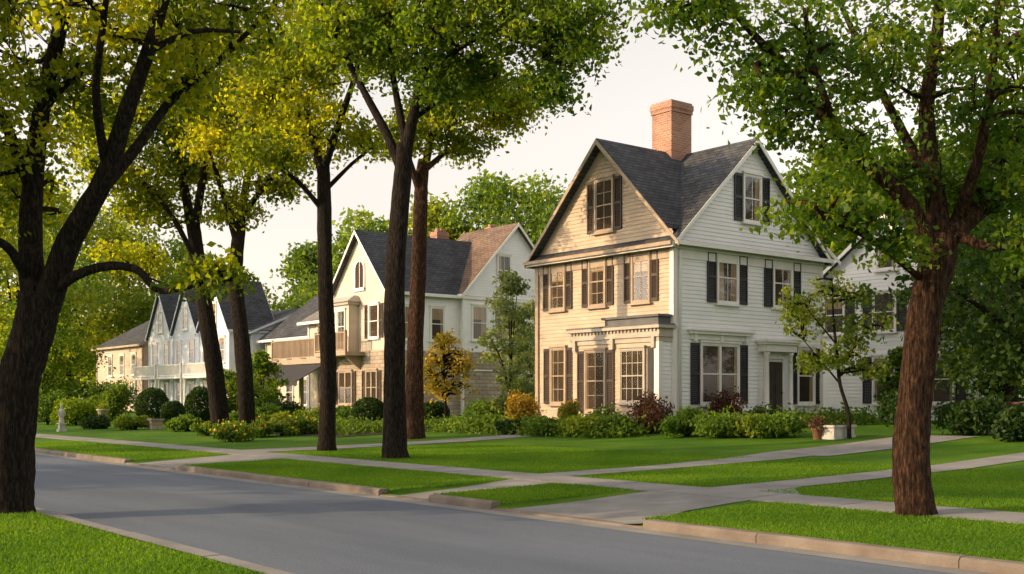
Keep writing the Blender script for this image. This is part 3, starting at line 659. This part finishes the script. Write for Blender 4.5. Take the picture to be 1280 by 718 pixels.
def tan_house():
    h=thing('house',(32.5,86,.7),'small tan house with dark grey roof at the far left end of the row','house')
    F,S,r=block(h,32.0,44,86,96.5,.5,6.0,9.2,'y','tan','tan','r','tantrim')
    chimney(r,38,92,.7,.7,7,10.4)
    for s in (87.8,90.5,93.2): window(h,F,s,3.6,.9,1.6,'trim',None,curt=.4); window(h,F,s,1.2,.9,1.6,'trim',None,curt=.4)
    for s in (35,38): window(h,S,s,2.6,.9,1.5,'trim',None,curt=.4)
tan_house()
def rear_house():
    h=thing('house',(40,22,.8),'pale house with grey roof seen behind the right tree','house')
    F,S,r=block(h,40,50,21.8,29.8,.5,6.0,9.0,'x','white','white','r','trim')
    for s in (23.4,25.9,28.3): window(h,F,s,4.4,.95,1.5,'trim','shutter',.42,curt=.4)
    for s in (23.4,25.9): window(h,F,s,1.5,.95,1.8,'trim','shutter',.42,curt=.4)
    window(h,F,25.8,6.9,.8,1.2,'trim',None,curt=.4)
rear_house()
# ---------------------------------------------------------------- street trees
pxtree('thick dark forked tree at the left edge on the near verge',
 [(12,636,15,.34),(14,560,15,.29),(24,480,15,.27),(40,415,15,.27),(50,370,15,.26)],
 [[(46,400,15,.19),(38,320,15.1,.16),(42,220,15.3,.135),(55,120,15.5,.115),(82,0,15.8,.09),(95,-120,16,.06)],
  [(56,385,15,.20),(88,300,14.9,.165),(130,225,14.7,.13),(158,140,14.5,.105),(188,55,14.3,.085),(215,-40,14.1,.06),(230,-140,14,.04)],
  [(126,240,14.8,.08),(170,185,15.2,.07),(215,125,15.7,.06),(275,75,16.2,.045),(345,5,16.7,.03)],
  [(60,372,15,.085),(92,346,14.8,.07),(135,333,14.6,.06),(172,338,14.4,.05),(195,362,14.2,.04),(225,362,14,.03),(262,352,13.9,.022),(300,350,13.8,.01)],
  [(36,350,15,.08),(10,310,14.6,.06),(-30,285,14.2,.04),(-80,240,14,.02)],
  [(40,240,15.2,.09),(5,150,14.8,.07),(-40,60,14.4,.04)],
  [(135,220,14.8,.07),(120,120,14,.05),(130,20,13.4,.04),(140,-80,13,.02)],
  [(52,140,15.5,.06),(100,90,15.8,.045),(160,70,16.1,.025)],
  [(185,65,14.3,.05),(240,40,14.6,.035),(300,40,15,.02)]],
 [(40,40,100,70,15.5,2.2),(150,20,95,60,14.2,2.0),(270,30,90,45,16,1.8),(0,150,60,60,14.6,1.6),(100,110,60,45,16.4,1.4),(90,-120,190,80,15,3.2),(260,-90,120,70,15.5,2.4),(-90,40,100,110,14.5,2.5),(215,90,55,30,15.8,1.1),(20,240,40,35,15.8,1.0),(-60,230,50,50,14.2,1.2),(100,-260,150,80,15,2.6),(262,338,34,12,13.9,.5)],
 .10,M['L_gold'],per=52,sig=.26,dens=.95)
pxtree('dark leaning tree in the far front yard, left of the pair',
 [(277,546,42,.38),(266,450,42,.32),(251,350,42,.285),(241,280,42,.25)],
 [[(243,300,42,.21),(228,220,42.5,.15),(215,150,43,.1),(210,90,43,.05)],[(243,290,42,.19),(255,215,41.5,.13),(268,140,41,.08),(275,80,41,.04)],[(250,340,42,.12),(215,270,41,.09),(170,220,40.5,.06),(130,190,40,.03)],[(256,385,42,.1),(215,360,43,.06),(180,345,44,.03)]],
 [(205,150,75,50,42.5,2.4),(260,110,70,50,41,2.4),(150,205,55,40,40.5,2.),(190,255,50,28,42,1.6),(120,150,55,45,42,2),(230,210,45,30,43,1.5),(165,320,40,20,43.5,1.2),(230,40,80,40,42,2.5)],
 .18,M['L_gold'],per=44,sig=.40,group=None,dens=.9,sub=3)
pxtree('dark upright tree in the far front yard, right of the leaning one',
 [(310,546,41,.33),(304,440,41,.285),(294,345,41,.26),(300,280,41,.22)],
 [[(298,300,41,.19),(308,230,41.5,.14),(322,160,42,.1),(330,100,42,.05)],[(298,310,41,.15),(278,240,40.5,.1),(262,190,40,.06)],[(302,270,41,.12),(345,215,40,.08),(375,180,39.5,.04)]],
 [(320,160,65,45,41.5,2.2),(280,185,50,35,40,1.8),(370,175,45,35,40,1.6),(330,80,80,45,42,2.4),(290,255,35,22,41,1.2),(345,225,30,20,40.5,1.)],
 .18,M['L_gold'],per=44,sig=.38,dens=.9,sub=3)
pxtree('slim straight dark tree standing alone in the front lawn',
 [(409,556,30.5,.26),(410,470,30.5,.215),(407,360,30.5,.20),(405,250,30.5,.19),(404,205,30.5,.165)],
 [[(404,225,30.5,.13),(388,160,30.8,.10),(368,100,31,.07),(350,40,31.2,.04)],[(404,215,30.5,.12),(425,150,30,.09),(445,90,29.6,.07),(455,20,29.4,.04)],[(405,265,30.5,.08),(370,225,30,.06),(335,205,29.6,.03)],[(405,240,30.5,.07),(440,205,31,.05),(465,185,31.4,.03)]],
 [(370,90,70,50,31,1.9),(430,60,70,50,29.8,1.9),(335,190,40,25,29.8,1.2),(395,150,55,35,30.5,1.5),(455,170,30,22,31.2,1.),(330,120,45,35,31,1.4),(400,-20,110,50,30.5,2.6)],
 .14,M['L_gold'],per=48,sig=.33,dens=.95,sub=3)
pxtree('tall dark forked tree nearest the sidewalk in the middle lawn',
 [(495,566,26.9,.32),(493,470,26.9,.255),(494,350,26.9,.235),(502,230,26.9,.215),(506,180,26.9,.185)],
 [[(503,215,26.9,.14),(482,165,27.1,.11),(458,120,27.3,.09),(432,70,27.5,.07),(400,0,27.6,.04)],[(505,200,26.9,.16),(522,120,26.7,.12),(540,40,26.4,.09),(552,-50,26.2,.06)],[(507,180,26.9,.11),(492,100,27.5,.08),(480,20,28,.06),(470,-60,28.3,.03)],[(525,110,26.7,.08),(575,60,26,.06),(640,35,25.5,.045),(700,40,25.2,.03)],[(515,150,26.8,.07),(560,120,27.5,.05),(610,100,28,.03)]],
 [(470,50,80,55,27.3,2.0),(560,30,85,50,26.3,2.2),(650,35,80,42,25.5,1.8),(715,55,50,35,25.2,1.3),(600,95,60,28,27.6,1.3),(545,100,45,30,26.5,1.2),(420,30,65,50,27.6,1.7),(520,-40,170,60,26.8,3.2),(690,105,38,20,25.4,.9),(740,15,60,30,25,1.3),(640,-30,110,40,25.8,2.)],
 .135,M['L_mid'],per=50,sig=.30,dens=.98)
pxtree('brown trunked tree just behind the tall forked tree, near the cream house',
 [(518,541,37,.34),(519,450,37,.275),(522,350,37,.255),(526,250,37,.23),(530,200,37,.185)],
 [[(527,235,37,.15),(540,170,37.2,.12),(560,120,37.5,.08),(580,70,37.8,.04)],[(526,245,37,.13),(508,190,36.5,.09),(495,150,36,.05)],[(529,215,37,.11),(570,180,38,.07),(615,150,38.6,.04)]],
 [(580,110,60,38,37.7,2.),(620,140,45,25,38.4,1.4),(540,150,50,32,37,1.6),(660,120,40,22,38,1.3),(500,170,38,25,36.2,1.2),(580,175,35,17,38,1.)],
 .165,M['L_gold'],per=44,sig=.35,dens=.95,sub=3,bm='barkred')
pxtree('large dark tree on the right verge with reddish lit trunk',
 [(1144,647,14,.27),(1140,570,14,.222),(1145,480,14,.205),(1155,400,14,.205),(1168,340,14,.215),(1177,295,14,.215)],
 [[(1170,325,14,.13),(1135,255,13.8,.11),(1085,205,13.6,.09),(1035,150,13.4,.075),(985,90,13.2,.055),(930,30,13,.04),(880,-25,12.8,.02)],
  [(1176,305,14,.15),(1166,220,14.2,.12),(1158,140,14.4,.10),(1172,40,14.7,.075),(1180,-70,15,.05)],
  [(1180,300,14,.16),(1220,265,14.2,.135),(1270,225,14.5,.11),(1330,160,14.8,.08),(1390,80,15,.04)],
  [(1168,240,14.2,.08),(1120,150,14.8,.06),(1080,70,15.3,.045),(1040,-20,15.7,.03)],
  [(1152,350,14,.045),(1115,320,13.5,.035),(1070,290,13.1,.022),(1030,275,12.8,.012)],
  [(1190,290,14,.07),(1240,310,13.4,.05),(1290,300,13,.03)],
  [(1195,280,14.1,.085),(1225,190,13.6,.065),(1240,90,13.2,.05),(1250,-20,13,.03)],
  [(1045,160,13.4,.05),(1020,90,13,.04),(1005,10,12.8,.02)]],
 [(985,55,75,45,13.2,1.4),(1070,90,70,50,14.6,1.5),(1150,60,80,70,14.5,1.7),(1240,80,75,90,13.4,1.7),(905,20,65,32,12.9,1.1),(1060,180,55,30,13.3,1.0),(1110,220,45,30,14.5,1.),(1260,235,55,40,14.2,1.2),(1140,-60,220,60,14.5,2.6),(985,140,45,28,13.2,.8),(1330,130,80,110,14.6,1.8),(1225,165,60,45,14.5,1.3),(1020,255,40,20,12.9,.7),(1075,270,45,20,13.2,.6),(950,110,35,22,13,.7),(1285,305,35,24,13.1,.7),(850,-10,60,25,12.8,.9),(1110,305,28,12,13.3,.5),(1195,240,45,25,14.6,.8)],
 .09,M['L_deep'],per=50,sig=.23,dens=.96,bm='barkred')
SHADE_TREES=[(-10,11,13,4.2,'verge tree on the left lawn, nearest the thick left trunk'),(-7,29,13,4.2,'verge tree on the left lawn opposite the far driveway'),(-5,41,14,4.2,'verge tree on the left lawn opposite the flowering bed'),(1,58,13,4.2,'verge tree on the left lawn farthest up the street'),(-4,20,12,2.6,'narrow verge tree on the left lawn just beyond the thick left trunk'),(-13,35,14,3.2,'verge tree set well back on the left lawn')]
for x,y,hh,hw,lab in SHADE_TREES: bgtree((x,y),hh,hw,4.2,M['L_mid'],.36,5000,lab,'verge_tree',tr=.3)  # added outside the view to throw shade on road and lawns
# ---------------------------------------------------------------- background trees
BG=[(455,95,17,7,'L_bg','pale green tree behind the cream house, left of its front gable'),
(545,100,19,8,'L_bggold','sunlit tree behind the cream house roof, above the small chimney'),
(615,98,21,7.5,'L_bg','tall tree rising behind the brown roofed gable of the cream house'),
(690,95,20,7.5,'L_bg','leafy tree between the cream house and the white house'),
(745,90,18,6,'L_bg','green tree directly behind the front gable of the white house'),
(395,105,16,6.5,'L_bg','tree behind the grey roofed house, right of its chimney'),
(300,112,14,6.5,'L_bggold','yellowish tree behind the three gabled house'),
(235,118,18,7.5,'L_bg','tree behind the bluish white house, left end'),
(150,122,22,8.5,'L_bggold','tall golden tree behind the small tan house'),
(85,115,24,9,'L_bggold','tall golden tree left of the small tan house'),
(20,105,24,9,'L_bg','leafy tree beyond the thick left tree trunk'),
(-20,80,21,7,'L_bggold','tall tree at the far left edge of the frame'),
(55,66,9,3.2,'L_mid','mid green tree in the far left yards'),
(328,54,3.6,1.3,'L_mid','small green tree before the grey roofed house, right of the pair of trunks'),
(288,57,2.8,1.0,'L_bg','small light green tree between the two leaning trunks and the row of gables'),
(1060,75,19,7,'L_mid','dark tree behind the rear house roof, left side'),
(1150,78,20,7,'L_mid','dark tree behind the rear house roof, right side'),
(1000,80,16,5.5,'L_bg','tree behind the right gable of the white house'),
(1262,40,10.5,3.4,'L_shade','dense dark tree beyond the right tree, over the bench'),
(1310,31,10,3.8,'L_shade','dense dark tree at the right edge of the frame'),
(1226,44,8.2,2.3,'L_shade','dark green tree partly hiding the right end of the rear house'),
(1128,41,2.8,1.2,'L_deep','low green tree in front of the rear house, behind the white planter box'),
(1360,60,15,6,'L_deep','dark tree outside the right edge')]
for px,d,hh,hw,lm,lab in BG:
    near=d<70; small=hh<5.1
    bgtree(wxy(px,d),hh,hw,hh*.14 if not near else hh*.08,M[lm],.46 if not near else (.16 if small else .2),11500 if not near else (5500 if small else 14000),lab,per=28,nb=18,tr=.07 if small else .3)
def woods(name,posf,N,n,lm,label,leaf=1.1):
    P=[];T=[]
    for i in range(N):
        x,y,hh=posf(i/N)
        q=unit(n)*(rng.random(n)**.35)[:,None]*np.array([5.5,5.5,hh*.55])+np.array([x,y,gz(x,y)+hh*.45]); P.append(q); T.append(rng.normal(rng.uniform(.3,.6),.2,n))
    P=np.concatenate(P);T=np.concatenate(T); V,T=leaves(P,T,leaf,.8,0); props(npmesh(name,V,4,M[lm],None,T),label,'trees',None,'stuff')
woods('woods',lambda t:(*wxy(-250+1900*t,140+rng.random()*25),rng.uniform(9,15)),150,240,'L_bg','far wood of pale green trees closing the view behind the houses')
woods('woods',lambda t:(-34-12*rng.random(),-10+170*t,rng.uniform(9,13)),70,260,'L_mid','belt of trees behind the yards on the left side of the street')  # added outside the view to keep low sky glow out of window reflections
# ---------------------------------------------------------------- garden planting
def gp(px,py): v=gat(px,py); return (v.x,v.y)
SH=[(604,540,1.4,.8,'L_shrub',2600,'light green mound shrub at the left corner bed of the white house'),
(640,543,1.2,.6,'L_dark',2000,'low dark shrub in front of the orange bush'),
(684,545,1.6,.75,'L_shrub',2600,'green leafy hosta clump below the lower left window'),
(730,546,1.8,.8,'L_lime',2800,'lime green hosta clump in front of the bay window'),
(772,545,1.5,.7,'L_shrub',2600,'mid green mound below the many paned bay window'),
(858,546,1.8,.9,'L_shrub',3000,'green mound shrub by the house corner'),
(897,547,1.7,.8,'L_shrub',2700,'bright green mound under the wide side window'),
(936,547,1.7,.8,'L_lime',2700,'lime green mound left of the portico steps'),
(975,547,1.5,.8,'L_shrub',2500,'green leafy mound in front of the portico steps')]
for px,py,w,h,lm,n,lab in SH: shrub(gp(px,py),w,h,M[lm],n,lab,leaf=.13,nb=9)
shrub(wxy(651,40),1.25,1.5,M['L_amber'],2600,'amber orange bush at the left corner of the white house','flowering_shrub',.1,flower=M['L_orange'],nf=500)
shrub(wxy(812,35.6),1.7,1.6,M['L_red'],3000,'russet leaved shrub in front of the bay window corner',leaf=.1,nb=9)
shrub(wxy(905,37.3),1.4,1.4,M['L_red'],2600,'dark russet shrub under the wide side window',leaf=.1,nb=9)
shrub(wxy(712,37.6),1.0,1.25,M['L_lime'],1800,'small shrub with orange blooms below the front windows','flowering_shrub',.09,flower=M['L_orange'],nf=400)
shrub(wxy(757,36.8),1.1,.95,M['L_shrub'],1800,'green shrub with a few pale blooms before the tall bay window','flowering_shrub',.09,flower=M['L_wflower'],nf=120)
shrub(wxy(955,36.2),1.0,1.0,M['L_dark'],1700,'dark leafy shrub between the wide window and the portico',leaf=.1)
def groundcover():
    P=[];T=[]
    def strip(x0,x1,y0,y1,n,h):
        for i in range(n):
            x=random.uniform(x0,x1);y=random.uniform(y0,y1);k=26;r=random.uniform(.15,.35);hh=h*random.uniform(.5,1.1);tb=random.uniform(.25,.8)
            q=rng.normal(size=(k,3))*np.array([r,r,hh*.35])+np.array([x,y,gz(x,y)+hh*.45]); q[:,2]=np.maximum(q[:,2],gz(x,y)+.03); P.append(q);T.append(np.full(k,tb)+rng.normal(0,.12,k))
    strip(23.2,26.2,24.3,33.8,330,.45); strip(27,35.6,22.6,25.0,260,.5); strip(24.5,27,33,35.5,60,.4); strip(20,25.5,35,46,420,.4)
    Pn=np.concatenate(P);Tn=np.concatenate(T); V,Tn=leaves(Pn,Tn,.16,.5,-.3); props(npmesh('ground_cover',V,4,M['L_shrub'],None,Tn),'low bright green leafy ground cover filling the beds','plants',None,'stuff')
groundcover()
SH2=[(462,46,1.5,1.25,'L_dark',6000,1,'rounded dark boxwood to the left of the tall forked tree'),
(543,47,1.3,.95,'L_dark',5000,1,'clipped dark boxwood to the right of the two close trunks'),
(360,52,2.2,1.3,'L_dark',3600,0,'dark spreading shrub below the wooden balcony'),
(330,50,1.7,1.1,'L_shrub',2600,0,'green shrub right of the pair of leaning trunks'),
(430,50,1.5,.9,'L_shrub',2400,0,'green shrub between the slim tree and the cream house'),
(395,47,1.8,1.0,'L_lime',2600,0,'lime green shrub directly left of the slim tree, behind the yellow flowers'),
(345,45,1.7,.9,'L_lime',2600,0,'lime green mound in the middle of the left flower bed'),
(305,46,1.6,1.0,'L_shrub',2600,0,'green mound behind the upright trunk of the pair'),
(492,50,1.4,.8,'L_shrub',2200,0,'low green shrub seen between the forked tree and the boxwood'),
(250,56,1.5,1.9,'L_dark',6000,1,'upright egg shaped evergreen left of the leaning tree'),
(190,60,1.8,1.9,'L_dark',7000,1,'largest clipped evergreen ball in the far left yard'),
(216,54,1.2,1.25,'L_dark',5000,1,'smaller clipped evergreen ball nearer the street'),
(140,64,3.2,2.8,'L_bg',9000,0,'large light green bush in the far left yard'),
(95,58,2.6,1.7,'L_mid',4600,0,'broad green shrub by the far left sidewalk'),
(60,60,2.4,2.0,'L_shrub',4600,0,'leafy green shrub close to the thick left trunk'),
(120,52,1.5,.8,'L_dark',2600,0,'low dark shrub beside the stone urn'),
(610,50,2.2,1.2,'L_shrub',3400,0,'green shrub under the pale conifer'),
(170,50,1.7,.8,'L_lime',2600,0,'lime green low shrub in the far left bed'),
(235,47,1.6,.8,'L_shrub',2600,0,'low green mound left of the leaning tree base'),
(1215,30,1.8,1.3,'L_dark',3600,0,'dark shrub left of the garden bench'),
(1283,27,1.5,1.0,'L_dark',3000,0,'dark shrub half covering the garden bench'),
(1120,36,1.6,1.3,'L_dark',3000,0,'dark shrub right of the white planter box, behind the right trunk')]
for px,d,w,h,lm,n,b,lab in SH2: shrub(wxy(px,d),w,h,M[lm],n,lab,leaf=.15 if not b else .11,ball=bool(b))
for px,d,w,h,lab,fl,nf in [(288,37,1.6,.75,'yellow flowering clump at the foot of the leaning pair, nearest the street','L_yflower',170),(322,40,1.6,.7,'orange flowering clump between the pair of trunks and the slim tree','L_orange',130),(382,42,1.7,.8,'yellow flowering clump left of the slim tree','L_yflower',130),(352,41,1.4,.6,'orange flowering clump in the middle of the front bed','L_orange',110),(262,42,1.3,.6,'yellow flowering clump left of the pair of trunks','L_yflower',110)]:
    shrub(wxy(px,d),w,h,M['L_shrub'],2200,lab,'flower_clump',.11,flower=M[fl],nf=nf,cat='flowers')
patch('flower_bed',19.5,25.5,34.2,46,.02,'dark mulch bed round the pair of leaning trees','flower bed',M['mulch'])
bgtree(wxy(556,45.5),4.0,1.45,1.0,M['L_amber'],.15,2800,'young amber leaved tree before the cream house','young_tree',per=18,nb=14,tw=True,tr=.06)
bgtree(wxy(638,47.5),6.6,1.5,.4,M['L_conifer'],.16,6000,'pale grey green tree between the cream and white houses','young_tree',per=20,nb=18,tr=.09)
bgtree(wxy(668,52),6,1.6,.4,M['L_conifer'],.17,5000,'pale tree half hidden by the left edge of the white house','young_tree',per=20,nb=16,tr=.09)
pxtree('slender young tree with sparse leaves beside the side porch',
 [(1062,548,30,.07),(1060,515,30,.05),(1050,480,30,.045),(1046,440,30,.04),(1042,400,30,.03),(1040,345,30,.012)],
 [[(1050,480,30,.03),(1025,450,30.2,.02),(1000,420,30.4,.01)],[(1048,460,30,.03),(1075,425,29.8,.02),(1095,400,29.6,.01)],[(1045,430,30,.025),(1020,400,29.6,.015),(1005,380,29.4,.008)]],
 [(1040,358,26,22,30,.55),(1010,400,32,22,30.2,.6),(1078,410,32,22,29.8,.6),(1050,440,35,20,30,.6),(995,375,22,16,29.6,.4),(1090,458,22,14,30,.4),(1018,450,24,14,30.1,.4),(1075,368,20,14,30,.4)],
 .12,M['L_lime'],per=22,sig=.17,flute=.02,dens=1.3)
# ---------------------------------------------------------------- garden objects
def planter():
    x,y=gp(1046,548); g=gz(x,y); t=thing('planter_box',(x,y,g),'low white rectangular planter box beside the slender young tree','planter')
    mb=MB(); w,d,h=.46,.24,.36
    mb.box(x-w,x+w,y-d,y+d,g-.02,g+h-.06); mb.box(x-w-.05,x+w+.05,y-d-.05,y+d+.05,g+h-.06,g+h); mb.box(x-w-.03,x+w+.03,y-d-.03,y+d+.03,g-.02,g+.07); mb.build('planter_body',M['marble'],t)
    mb=MB(); mb.box(x-w+.05,x+w-.05,y-d+.05,y+d-.05,g+h,g+h+.02); mb.build('soil',M['mulch'],t)
    x2,y2=gp(1026,549); x2-=.15; g2=gz(x2,y2)
    t=thing('flower_pot',(x2,y2,g2),'terracotta pot with russet leaves beside the white planter box','flower pot')
    mb=MB(); mb.lathe((x2,y2,g2),[(.10,0),(.15,.24),(.175,.25),(.175,.30),(.14,.30),(.13,.25)],16); mb.build('pot',M['terra'],t,True)
    P=rng.normal(size=(240,3))*np.array([.12,.12,.1])+np.array([x2,y2,g2+.44]); V,T=leaves(P,rng.random(240),.09); npmesh('foliage',V,4,M['L_red'],t,T)
planter()
def statue():
    x,y=wxy(77,49); g=gz(x,y); t=thing('garden_statue',(x,y,g),'small white figure statue on a pedestal by the far left sidewalk','statue')
    mb=MB(); mb.box(x-.17,x+.17,y-.17,y+.17,g-.02,g+.10); mb.box(x-.12,x+.12,y-.12,y+.12,g+.10,g+.32); mb.box(x-.16,x+.16,y-.16,y+.16,g+.32,g+.38); mb.build('pedestal',M['marble'],t)
    g-=.12; mb=MB(); mb.lathe((x,y,g+.5),[(.12,0),(.11,.1),(.085,.3),(.10,.42),(.115,.52),(.095,.58),(.04,.61),(.04,.64),(.066,.69),(.07,.74),(.055,.8),(.01,.82)],14)
    for k in (-1,1): mb.tube([(x+k*.10,y,g+1.04),(x+k*.15,y-.02,g+.86),(x+k*.05,y-.11,g+.78)],[.032,.028,.022],7)
    mb.build('figure',M['marble'],t,True)
statue()
def urn():
    x,y=wxy(129,55); g=gz(x,y); t=thing('stone_urn',(x,y,g),'tan stone urn on a foot in the far left bed','urn')
    mb=MB(); mb.box(x-.22,x+.22,y-.22,y+.22,g-.02,g+.15); mb.lathe((x,y,g+.15),[(.16,0),(.07,.1),(.08,.2),(.22,.38),(.27,.62),(.32,.66),(.32,.72),(.26,.72)],16); mb.build('urn_body',M['stone'],t,True)
    P=rng.normal(size=(260,3))*np.array([.15,.15,.1])+np.array([x,y,g+.98]); V,T=leaves(P,rng.random(260),.1); npmesh('foliage',V,4,M['L_lime'],t,T)
    x,y=wxy(194,50); g=gz(x,y); mb=MB(); 
    t=thing('stone_trough',(x,y,g),'low pale stone trough below the clipped evergreen balls','planter')
    mb.box(x-.25,x+.25,y-.25,y+.25,g-.02,g+.4); mb.box(x-.3,x+.3,y-.3,y+.3,g+.4,g+.48); mb.build('trough_body',M['stone'],t)
    mb=MB(); mb.box(x-.23,x+.23,y-.23,y+.23,g+.48,g+.50); mb.build('soil',M['mulch'],t)
urn()
def bench():
    x,y=wxy(1268,29.5); g=gz(x,y); t=thing('garden_bench',(x,y,g),'red brown wooden garden bench at the right edge lawn','bench')
    mb=MB(); 
    for i in range(4): mb.box(x-.2+i*.12,x-.1+i*.12,y-.75,y+.75,g+.42,g+.455)
    mb.build('seat',M['wood'],t)
    mb=MB()
    for i in range(3): mb.box(x+.28,x+.31,y-.75,y+.75,g+.52+i*.13,g+.62+i*.13)
    mb.build('backrest',M['wood'],t)
    for k in (-.68,.62):
        mb=MB(); mb.box(x-.2,x-.14,y+k,y+k+.06,g-.02,g+.66); mb.box(x+.22,x+.28,y+k,y+k+.06,g-.02,g+.92); mb.box(x-.2,x+.28,y+k,y+k+.06,g+.36,g+.415); mb.box(x-.22,x+.22,y+k-.01,y+k+.07,g+.66,g+.70); mb.build('leg',M['wood'],t)
bench()
# ---------------------------------------------------------------- camera, light
cd=bpy.data.cameras.new('camera'); co=bpy.data.objects.new('camera',cd); COL.objects.link(co); SC.camera=co
co.location=(0,0,CZ); co.rotation_euler=(math.pi/2,0,-AN); cd.lens=36*FPX/1280; cd.sensor_width=36; cd.shift_y=(HY-359)/1280; cd.clip_end=3000; cd.clip_start=.1
EL=math.radians(19); sd=Vector((-.90,.43,0)).normalized(); S=Vector((sd.x*math.cos(EL),sd.y*math.cos(EL),math.sin(EL)))
ld=bpy.data.lights.new('sun','SUN'); ld.energy=5.0; ld.angle=math.radians(.6); ld.color=(1,.70,.38)
lo=bpy.data.objects.new('sun',ld); COL.objects.link(lo); lo.rotation_euler=S.to_track_quat('Z','Y').to_euler(); lo.location=(-30,30,30)
w=bpy.data.worlds.new('World'); SC.world=w; w.use_nodes=True; n=w.node_tree.nodes; l=w.node_tree.links
sk=n.new('ShaderNodeTexSky'); sk.sky_type='NISHITA'; sk.sun_disc=False; sk.sun_elevation=EL; sk.sun_rotation=math.atan2(S.x,S.y); sk.dust_density=2; sk.air_density=1.3; sk.ozone_density=1
hs=n.new('ShaderNodeHueSaturation'); hs.inputs['Saturation'].default_value=.22; l.new(sk.outputs[0],hs.inputs['Color'])
mx=n.new('ShaderNodeMix'); mx.data_type='RGBA'; mx.blend_type='MULTIPLY'; mx.inputs[0].default_value=1; mx.inputs[7].default_value=(2.12,1.90,1.73,1); l.new(hs.outputs[0],mx.inputs[6])
bg=n['Background']; l.new(mx.outputs[2],bg.inputs['Color']); bg.inputs['Strength'].default_value=.15
SC.view_settings.view_transform='Standard'; SC.view_settings.look='None'; SC.view_settings.exposure=0
